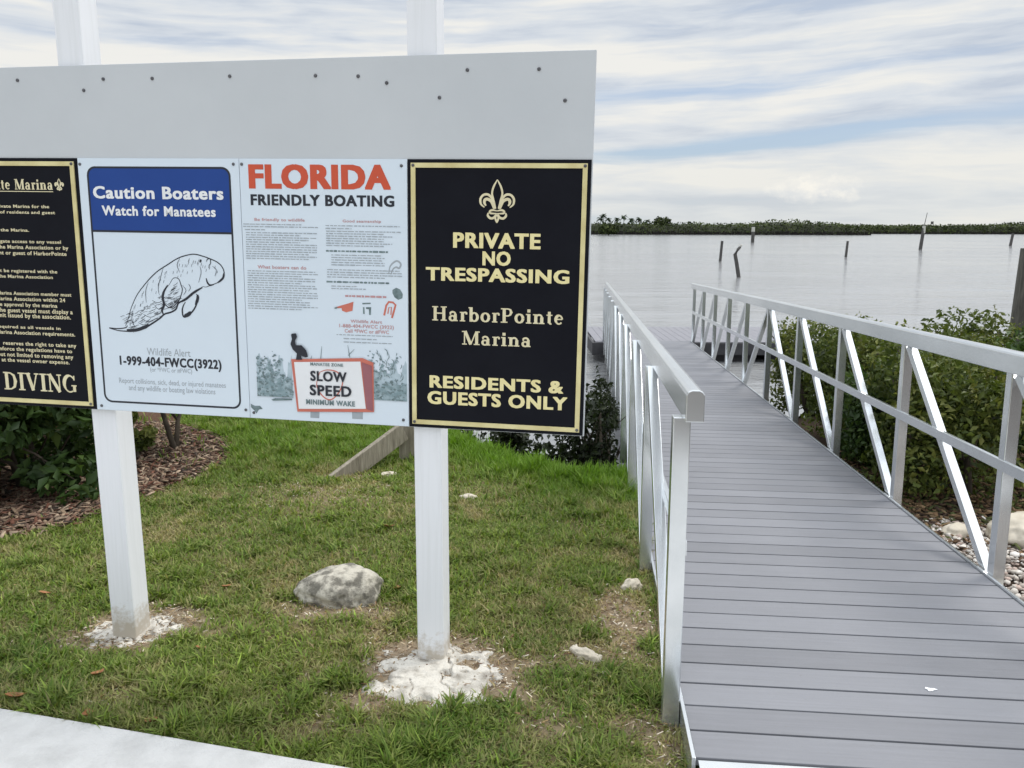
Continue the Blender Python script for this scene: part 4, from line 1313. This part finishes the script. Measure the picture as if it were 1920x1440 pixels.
def build_shrubs():
    g = 'mangrove shrubs on the bank right of the gangway'
    for x, y, rx, ry, top, n, pal, lab in [
        (2.98, 5.38, .66, .66, .86, 4200, MANG, 'olive mangrove shrub nearest to the viewer along the right gangway railing'),
        (4.05, 5.75, .70, .65, .92, 4200, DARK, 'dark mangrove shrub behind the large tan boulder and gravel'),
        (3.10, 6.85, .70, .75, .83, 4200, MANG, 'olive mangrove shrub in the middle of the right gangway railing'),
        (4.35, 7.3, .80, .70, .80, 4200, MANG, 'low olive mangrove shrub in the second row behind the railing shrubs'),
        (3.22, 8.4, .72, .75, .70, 3600, MANG, 'farthest olive mangrove shrub beside the right gangway railing near the water'),
        (2.86, 6.1, .48, .5, .55, 2600, DARK, 'low dark mangrove shrub filling the gap beside the right gangway railing'),
        (5.25, 6.9, .80, .75, .92, 4200, BRIGHT, 'bright green shrub in front of the thick timber piling'),
        (6.4, 7.9, .90, .80, .85, 3600, BRIGHT, 'bright green shrub right of the thick timber piling'),
    ]:
        shrub('mangrove_shrub', x, y, rx, ry, top + .06, int(n * 2.5), .054, lab, pal, nclump=70, group=g, skirt=True, lat=(1, 1.985))
    L_ = (-1, .24)
    shrub('mangrove_shrub', .70, 6.25, .42, .55, .50, 4600, .050, 'dark leggy mangrove shrub on the bank left of the gangway', DARKER, nclump=34, stems=10, skirt=True, lat=L_)
    shrub('mangrove_shrub', .42, 6.05, .40, .32, .02, 2600, .052, 'low black green shrub between the lawn edge and the leggy shrub', DARKER, nclump=24, skirt=True, lat=L_)
    shrub('mangrove_shrub', -.02, 6.75, .34, .30, .0, 1700, .056, 'small dark shrub at the lawn edge below the black private sign', DARKER, nclump=16, skirt=True)
    shrub('mangrove_shrub', -.55, 8.15, .75, .6, .55, 4200, .062, 'dark mangrove shrub on the shore hidden behind the notice board', DARKER, nclump=34, skirt=True)
    g = 'broad leaved hedge shrubs in the mulch bed'
    for x, y, rx, ry, top, n, lab in [
        (-3.12, 4.95, .74, .74, 1.30, 5200, 'dense dark green hedge shrub in the mulch bed left of the left sign post'),
        (-4.5, 4.55, .85, .75, 1.25, 4200, 'dense dark green hedge shrub at the left end of the mulch bed'),
        (-4.0, 6.4, .95, .8, 1.30, 4000, 'dense dark green hedge shrub in the back row of the mulch bed'),
    ]:
        shrub('hedge_shrub', x, y, rx, ry, top, int(n * 1.4), .10, lab, DARK, nclump=60, aspect=.5, group=g, skirt=True)
    shrub('small_shrub', -2.56, 6.0, .36, .36, 1.15, 1900, .085, 'small shrub with a bare dark stem at the far tip of the mulch bed', DARK, nclump=16, stems=2, lift=.17)
    shrub('small_shrub', -2.78, 5.75, .24, .24, .42, 620, .07, 'low yellowish green sprout in the mulch beside the left sign post', MANG, nclump=9, stems=3)


build_shrubs()


def build_grass():
    n = 560000
    x = rng.uniform(-3.6, 1.0, n)
    # denser close to the viewer
    y = 1.95 + (rng.random(n) ** 1.75) * 7.2
    keep = (np.abs(x) < .70 * y + .25) & (y > gline(x) + .012)
    keep &= ~inpoly(x, y, BED) | (rng.random(n) < .02)
    keep &= y < shore(x) + .1
    keep &= x < gang_x(y, .36)
    keep &= ~((x > .30) & (y < 2.06))
    b = bare(x, y)
    patch = fbm(x * 2.6, y * 2.6, 31, 4)
    keep &= rng.random(n) > b * 1.02
    keep &= rng.random(n) < .45 + 1.3 * sstep(.3, .62, patch)
    for cx, cy, rx, ry in ((-.272, 2.705, .26, .22), (-1.548, 3.055, .18, .125)):
        keep &= ((x - cx) / rx) ** 2 + ((y - cy) / ry) ** 2 > .62 + .5 * rng.random(n)
    keep &= ((x + .745) / .20) ** 2 + ((y - 3.34) / .13) ** 2 > .72
    x, y, b, patch = x[keep], y[keep], b[keep], patch[keep]
    n = len(x)
    z = gz(x, y)
    tuft = sstep(.60, .70, fbm(x * 11, y * 11, 71, 2))
    lush = sstep(-1.7, -.5, y - shore(x)) * sstep(-1.2, -.1, x) + .6 * sstep(5.0, 6.2, y)
    fore = 1 - sstep(2.2, 3.0, y)
    L = rng.uniform(.018, .046, n) * (1 + 1.5 * np.clip(lush, 0, 1) + .35 * fore * (patch > .5)) * (1 - .35 * b) * (1 + .6 * tuft)
    a = rng.uniform(0, 2 * np.pi, n)
    lean = rng.uniform(.35, 1.5, n) * (1 - .45 * np.clip(lush, 0, 1))
    W = rng.uniform(.0030, .0068, n) * (1 + .14 * (y - 2)) * (1 + .35 * tuft)
    dx, dy = np.cos(a), np.sin(a)
    sx, sy = -dy, dx
    P0 = np.stack([x, y, z - .004], 1)
    hd = np.stack([dx, dy, np.zeros(n)], 1)
    up = np.array([0, 0, 1.])
    sd = np.stack([sx, sy, np.zeros(n)], 1)
    m1 = P0 + hd * (L * .35 * np.sin(lean))[:, None] + up * (L * .55 * np.cos(lean * .6))[:, None]
    t1 = P0 + hd * (L * np.sin(lean))[:, None] + up * (L * (.25 + .75 * np.cos(lean)))[:, None].clip(.004)
    V = np.stack([P0 - sd * W[:, None] * .5, P0 + sd * W[:, None] * .5, m1 + sd * W[:, None] * .45, m1 - sd * W[:, None] * .45, t1], 1).reshape(-1, 3)
    i = np.arange(n) * 5
    F = np.concatenate([np.stack([i, i + 1, i + 2], 1), np.stack([i, i + 2, i + 3], 1), np.stack([i + 3, i + 2, i + 4], 1)])
    dry = np.clip((.62 * fbm(x * 3.1 + 9, y * 3.1, 41, 4) + .38 * fbm(x * 13, y * 13, 43, 3) - .45) * 3.8, 0, 1) * .72 + .04 + b * .6
    dry = np.clip(dry * (1 - .6 * tuft) + rng.normal(0, .25, n), 0, 1) * (1 - .9 * np.clip(lush, 0, 1)) * (1 - .35 * fore)
    g1, g2, br, st = np.array([.066, .138, .018]), np.array([.215, .275, .052]), np.array([.15, .29, .022]), np.array([.42, .34, .19])
    q = np.clip(rng.random(n) * .7 + fbm(x * 1.1, y * 1.1, 51, 3) * .6 - .15, 0, 1)[:, None]
    c = (g1 * (1 - q) + g2 * q) * np.exp(rng.normal(0, .28, (n, 1)))
    l_ = np.clip(lush, 0, 1)[:, None] * .8
    c = c * (1 - l_) + br * l_ * rng.uniform(.6, 1.2, (n, 1))
    d_ = dry[:, None]
    c = c * (1 - d_) + st * d_ * rng.uniform(.6, 1.25, (n, 1))
    me = npmesh('grass', V, F, np.repeat(c, 5, 0))
    tag(link('grass', me, M['blade']), kind='stuff', label='short patchy green and straw coloured lawn grass', cat='grass')


def chips(name, X, Y, smin, smax, pal, label, cat, hump=.012, thin=.32):
    n = len(X)
    z = gz(X, Y)
    a, tl, ro = rng.uniform(0, 2 * np.pi, n), rng.normal(0, .25, n), rng.uniform(0, np.pi, n)
    L, W = rng.uniform(smin, smax, n), rng.uniform(smin, smax, n) * thin
    H = W * .35
    ax = np.stack([np.cos(a) * np.cos(tl), np.sin(a) * np.cos(tl), np.sin(tl)], 1)
    sd = np.stack([-np.sin(a), np.cos(a), np.zeros(n)], 1)
    up = np.cross(ax, sd)
    C = np.stack([X, Y, z + hump * rng.random(n) + .003], 1)
    vs = []
    for s1, s2, s3 in ((-1, -1, -1), (1, -1, -1), (1, 1, -1), (-1, 1, -1), (-1, -1, 1), (1, -1, 1), (1, 1, 1), (-1, 1, 1)):
        jit = rng.uniform(.6, 1.15, n)
        vs.append(C + ax * (L * .5 * s1 * jit)[:, None] + sd * (W * .5 * s2 * jit)[:, None] + up * (H * .5 * s3)[:, None])
    V = np.stack(vs, 1).reshape(-1, 3)
    i = np.arange(n) * 8
    F = np.concatenate([np.stack([i + k for k in f], 1) for f in ((4, 5, 6, 7), (0, 1, 5, 4), (1, 2, 6, 5), (2, 3, 7, 6), (3, 0, 4, 7))])
    pal = np.array(pal)
    c = pal[rng.integers(0, len(pal), n)] * rng.uniform(.6, 1.3, (n, 1))
    o = link(name, npmesh(name, V, F, np.repeat(c, 8, 0)), M['chip'])
    return tag(o, label, cat, kind='stuff')


def build_litter():
    n = 60000
    x, y = rng.uniform(-5.5, -2.0, n), rng.uniform(3.2, 7.0, n)
    k = inpoly(x + rng.normal(0, .05, n), y + rng.normal(0, .05, n), BED) & (np.abs(x) < .72 * y + .3)
    x, y = x[k][:19000], y[k][:19000]
    chips('mulch', x, y, .02, .085, [(.14, .088, .066), (.09, .058, .045), (.23, .15, .105), (.05, .038, .03), (.34, .26, .19), (.13, .06, .04), (.26, .19, .13)], 'reddish brown wood mulch under the hedge', 'mulch', .035, .24)
    n = 9000
    y = rng.uniform(3.9, 6.6, n)
    x = gang_x(y, 1.95) + rng.uniform(0, 1.9, n)
    k = rng.random(n) < sstep(4.0, 4.7, y)
    chips('leaf_litter', x[k], y[k], .02, .07, [(.10, .06, .035), (.16, .10, .055), (.06, .04, .03), (.22, .15, .085), (.07, .08, .03)], 'dark brown leaf litter under the mangrove shrubs', 'leaf litter', .03, .4)
    # dead grass, twigs and crumbs on the bare places of the lawn
    n = 90000
    x, y = rng.uniform(-2.4, .75, n), rng.uniform(2.0, 5.6, n)
    k = (rng.random(n) < bare(x, y) ** 1.5 * .75 + .012) & (y > gline(x)) & (x < gang_x(y, .36))
    x, y = x[k], y[k]
    chips('dead_grass', x, y, .005, .030, [(.32, .24, .14), (.24, .16, .09), (.40, .32, .22), (.17, .10, .06), (.52, .45, .35), (.28, .20, .10), (.66, .60, .5)], 'dry straw, twigs and crumbs on bare lawn patches', 'dead grass', .012, .17)


def build_gravel():
    n = 11000
    y = rng.uniform(2.1, 4.75, n)
    x = gang_x(y, 1.93) + rng.uniform(0, 1.7, n) * (1 - .35 * sstep(3.9, 4.75, y))
    z = gz(x, y)
    bm = bmesh.new()
    bmesh.ops.create_icosphere(bm, subdivisions=1, radius=1)
    B = np.array([v.co[:] for v in bm.verts])
    T3 = np.array([[v.index for v in f.verts] for f in bm.faces])
    bm.free()
    k = len(B)
    s = rng.uniform(.005, .016, n) * (1 + .8 * (rng.random(n) > .93))
    sc3 = np.stack([s * rng.uniform(.8, 1.4, n), s * rng.uniform(.8, 1.3, n), s * rng.uniform(.5, .85, n)], 1)
    jit = rng.uniform(.55, 1.25, (n, k, 1))
    Q = B[None] * jit * sc3[:, None]
    a = rng.uniform(0, 6.28, n)
    ca, sa = np.cos(a)[:, None], np.sin(a)[:, None]
    Q = np.stack([Q[..., 0] * ca - Q[..., 1] * sa, Q[..., 0] * sa + Q[..., 1] * ca, Q[..., 2]], -1)
    V = (Q + np.stack([x, y, z + s * .3 + rng.random(n) * .02], 1)[:, None]).reshape(-1, 3)
    F = (T3[None] + (np.arange(n) * k)[:, None, None]).reshape(-1, 3)
    pal = np.array([(.62, .58, .53), (.50, .46, .41), (.40, .35, .31), (.70, .67, .63), (.30, .26, .23), (.48, .38, .33)])
    c = pal[rng.integers(0, len(pal), n)] * rng.uniform(.75, 1.15, (n, 1))
    tag(link('gravel', npmesh('gravel', V, F, np.repeat(c, k, 0)), M['chip']), 'pale mixed gravel on the bank right of the gangway', 'gravel', kind='stuff')


def dry_leaf(x, y, s, rz, label):
    L = []
    for i in range(9):
        t = i / 8
        w = math.sin(math.pi * t ** .8) * .34
        L.append((t - .5, w))
    V, F = [], []
    for i, (t, w) in enumerate(L):
        cu = .22 * (t * 2) ** 2
        V += [(t * s, -w * s, (cu + w * .55) * s), (t * s, 0, cu * s), (t * s, w * s, (cu + w * .4) * s)]
    for i in range(8):
        b = i * 3
        F += [(b, b + 1, b + 4, b + 3), (b + 1, b + 2, b + 5, b + 4)]
    me = bpy.data.meshes.new('fallen_leaf')
    me.from_pydata(V, [], F)
    o = link('fallen_leaf', me, M['dryleaf'])
    o.location = (x, y, float(gz(x, y)) + .018)
    o.rotation_euler = (rz * .13 % .5 - .2, .15, rz)
    return tag(o, label, 'leaf', 'fallen leaves on the lawn')


build_grass()
build_litter()
build_gravel()
for a in [(-1.70, 2.52, .085, .4, 'rust brown fallen leaf against the concrete path edge at the left frame side'),
          (-1.40, 2.42, .075, 2.1, 'brown fallen leaf at the path edge right of the rust brown leaf'),
          (-1.19, 2.86, .060, .2, 'orange brown fallen leaf in the grass right of the left footing'),
          (-1.50, 2.68, .070, 1.2, 'brown fallen leaf in the grass between path and left footing'),
          (-1.18, 2.39, .065, 2.8, 'dark brown fallen leaf at the path edge under the manatee sign'),
          (-.67, 4.19, .085, .5, 'orange brown fallen leaf on the lawn beyond the grey boulder'),
          (-1.29, 3.42, .060, .9, 'tan fallen leaf on the lawn left of the grey boulder'),
          (-2.06, 3.33, .065, .1, 'yellowish fallen leaf in the grass left of the left sign post'),
          (-.51, 3.37, .060, 1.8, 'tan curled fallen leaf between the grey boulder and the right sign post')]:
    dry_leaf(a[0], a[1], a[2] * .82, a[3], a[4])


# ------------------------------------------------------------ the wooded far shore
def pxw(px, D):
    return (px - 960) / 1514.2 * D


def band(xs_px, tops_px, base_px, D, depth, n, name, label, leaf=1.0, pal=None):
    """a belt of mangroves: leafy clumps filling the belt from the water to its uneven top"""
    x0, x1 = pxw(xs_px[0], D), pxw(xs_px[-1], D)
    X = rng.uniform(x0, x1, n)
    dep = rng.random(n) ** 1.6 * depth
    px = X / D * 1514.2 + 960
    top = 1.6 + (433.8 - np.interp(px, xs_px, tops_px)) / 1514.2 * D
    top = top + (fbm(X / 7, X * 0 + 3, 61, 4) - .5) * 1.9 + (fbm(X / 1.6, dep / 3, 62, 2) - .5) * 1.6
    f = rng.random(n) ** .6
    Z = WATER + .6 + (top - WATER - .6) * f * (1 - .25 * (1 - dep / depth) ** 2)
    P = np.stack([X, D + dep + 2.2 * np.cos(f * 1.5) * -1, Z], 1)
    pal = np.array(pal)
    tone = np.clip(fbm(X / 9, Z / 2.5, 63, 3) * 1.1 - .05 + rng.normal(0, .14, n), 0, .999) * (len(pal) - 1)
    k = tone.astype(int)
    ff = (tone - k)[:, None]
    c = pal[k] * (1 - ff) + pal[np.minimum(k + 1, len(pal) - 1)] * ff
    V, F, T_ = leaf_cloud(P, np.tile(np.array([0, -.4, .9]), (n, 1)), leaf, c, .75, .15)
    # prop roots: wet stilts along the waterline, colour darkened for the shade there
    m = n // 5
    rx = rng.uniform(x0, x1, m)
    ry = D - 1.5 + rng.random(m) * 4
    hh = rng.uniform(1.2, 2.4, m)
    dx = rng.normal(0, .5, m)
    w = rng.uniform(.12, .35, m)
    RV = np.stack([np.stack([rx + dx - w, ry, np.full(m, WATER - .2)], 1), np.stack([rx + dx + w, ry, np.full(m, WATER - .2)], 1), np.stack([rx + w, ry + .4, WATER + hh], 1), np.stack([rx - w, ry + .4, WATER + hh], 1)], 1).reshape(-1, 3)
    i = np.arange(m) * 4 + len(V)
    RF = np.concatenate([np.stack([i, i + 1, i + 2], 1), np.stack([i, i + 2, i + 3], 1)])
    V = np.concatenate([V, RV])
    F = np.concatenate([F, RF])
    T_ = np.concatenate([T_, np.tile(np.array([.022, .02, .018]), (len(RV), 1))])
    o = link(name, npmesh(name, V, F, T_), M['farleaf'])
    tag(o, label, 'mangroves', kind='stuff')
    # land and a solid dark core added inside the belt to block see-through
    s = MB()
    xs = np.linspace(x0, x1, 60)
    hs = np.interp(xs / D * 1514.2 + 960, xs_px, tops_px)
    vs, fs = [], []
    for q, hpx in zip(xs, hs):
        t = 1.6 + (433.8 - hpx) / 1514.2 * D
        vs += [(q, D + 1, WATER - .5), (q, D + 3, WATER + .5), (q, D + 8, WATER + (t - WATER) * .68), (q, D + depth, WATER + (t - WATER) * .84), (q, D + depth + 30, WATER - .5)]
    for i in range(len(xs) - 1):
        for k in range(4):
            a = i * 5 + k
            fs.append((a, a + 5, a + 6, a + 1))
    s.add(vs, fs)
    tag(s.build('far_land_core', FARCORE), kind='structure')


FARCORE = mat('far_core_fill', (.025, .032, .014), (.018, .022, .012), .2, .95)
FAR = [(.022, .032, .014), (.038, .052, .018), (.058, .078, .024), (.085, .105, .036)]
band([-700, 300, 900, 1100, 1145, 1200, 1248, 1254, 1290, 1330, 1400, 1440, 1465, 1500, 1545, 1600, 1622], [417, 415, 416, 415, 417, 417, 415, 420, 415.5, 418, 417.5, 415, 411.5, 411.5, 414.5, 419, 425], 440, 530, 40, 21000, 'mangrove_belt', 'nearer belt of dark green mangroves along the far shore', 1.5, FAR)
band([1560, 1620, 1660, 1700, 1760, 1800, 1880, 1920, 2100, 2600], [421, 420, 421, 420.5, 421, 420.5, 418.5, 415.5, 412, 416], 438, 800, 60, 15000, 'mangrove_belt', 'farther low belt of mangroves at right of the far shore', 2.1, FAR)


def palm(x, y, h, lean, label):
    r = empty('palm_tree', Matrix.Translation((x, y, WATER + .8)), label, 'palm tree', 'palms on the far shore')
    MB().tube([(0, 0, -.8), (lean * .4, 0, h * .5), (lean, 0, h)], [.24, .19, .15], 8).build('trunk', M['bark'], r)
    V, F = [], []
    for i in range(20):
        a = rng.uniform(0, 6.28)
        el = rng.uniform(-.4, 1.25)
        l = rng.uniform(2.3, 3.3)
        for s in range(6):
            t = s / 5
            d = l * t
            zz = h + d * math.sin(el) - .95 * l * t * t * .62
            rr = d * math.cos(el * .8)
            w = .55 * math.sin(math.pi * min(1, t * .9 + .08)) + .06
            V += [(lean + rr * math.cos(a) - w * math.sin(a), rr * math.sin(a) + w * math.cos(a), zz - .12), (lean + rr * math.cos(a), rr * math.sin(a), zz + .1), (lean + rr * math.cos(a) + w * math.sin(a), rr * math.sin(a) - w * math.cos(a), zz - .12)]
        b = len(V) - 18
        for s in range(5):
            q = b + s * 3
            F += [(q, q + 1, q + 4, q + 3), (q + 1, q + 2, q + 5, q + 4)]
    n = len(V)
    c = np.tile(np.array([.035, .052, .028]), (n, 1)) * rng.uniform(.7, 1.3, (n, 1))
    link('crown', npmesh('crown', V, F, c), M['farleaf'], r)


PALMS = [(1122, 409, 'short broad palm crown at the left end of the far shore beside the board'), (1128, 402.5, 'tallest palm at the left end of the far shore'), (1137, 410, 'palm just right of the tallest palm on the far shore'),
         (1153, 409.5, 'short palm left of the second tallest palm on the far shore'), (1165, 405, 'second tallest palm on the far shore'), (1178, 410, 'thin palm right of the second tallest palm on the far shore'),
         (1194, 409, 'round crowned palm in the middle of the far palm row'), (1209, 412.5, 'lowest palm next to the leafy tree on the far shore')]
for px, ty, lab in PALMS:
    D = 546
    tz = 1.6 + (433.8 - ty) / 1514.2 * D
    palm(pxw(px, D), D, tz - (WATER + .8) - 1.1, rng.uniform(-.6, .6), lab)


def far_tree(px, D, hw, top_px, n, label, name='shore_tree', pal=FAR, low=.15):
    x = pxw(px, D)
    top = 1.6 + (433.8 - top_px) / 1514.2 * D
    r = empty(name, Matrix.Translation((x, D, WATER + .3)), label, 'tree')
    h = top - WATER - .3
    d = rng.normal(size=(n, 3))
    d /= np.linalg.norm(d, axis=1)[:, None]
    P = d * (rng.uniform(.3, 1, n) ** .5)[:, None] * np.array([hw, hw, h * (1 - low) * .5]) + np.array([0, 0, h * (low + (1 - low) * .5)])
    P += rng.normal(0, .5, (n, 3))
    P[:, 2] = np.clip(P[:, 2], .6, None)
    pal = np.array(pal)
    c = pal[rng.integers(0, len(pal), n)] * rng.uniform(.8, 1.2, (n, 1))
    V, F, T_ = leaf_cloud(P, d, 1.3, c, .7, .15)
    link('crown', npmesh('crown', V, F, T_), M['farleaf'], r)
    t = MB().tube([(0, 0, -.6), (.2, 0, h * .35), (0, 0, h * .75)], [.4, .3, .15], 8)
    for i in range(5):
        a = i * 1.26
        t.tube([(0, 0, h * .2), (math.cos(a) * hw * .5, math.sin(a) * hw * .5, h * (.45 + .06 * i))], [.18, .06], 6)
    t.build('trunk', M['bark'], r)


far_tree(1231, 545, 4.6, 408.5, 900, 'leafy grey green tree at the right end of the far palm row')
far_tree(1243, 548, 3.6, 409.5, 600, 'narrower leafy tree touching the right end of the far palm row')
far_tree(1137, 436, 5.8, 422, 1300, 'round olive mangrove islet standing forward of the far shore by the board edge', 'mangrove_islet', FAR, .05)
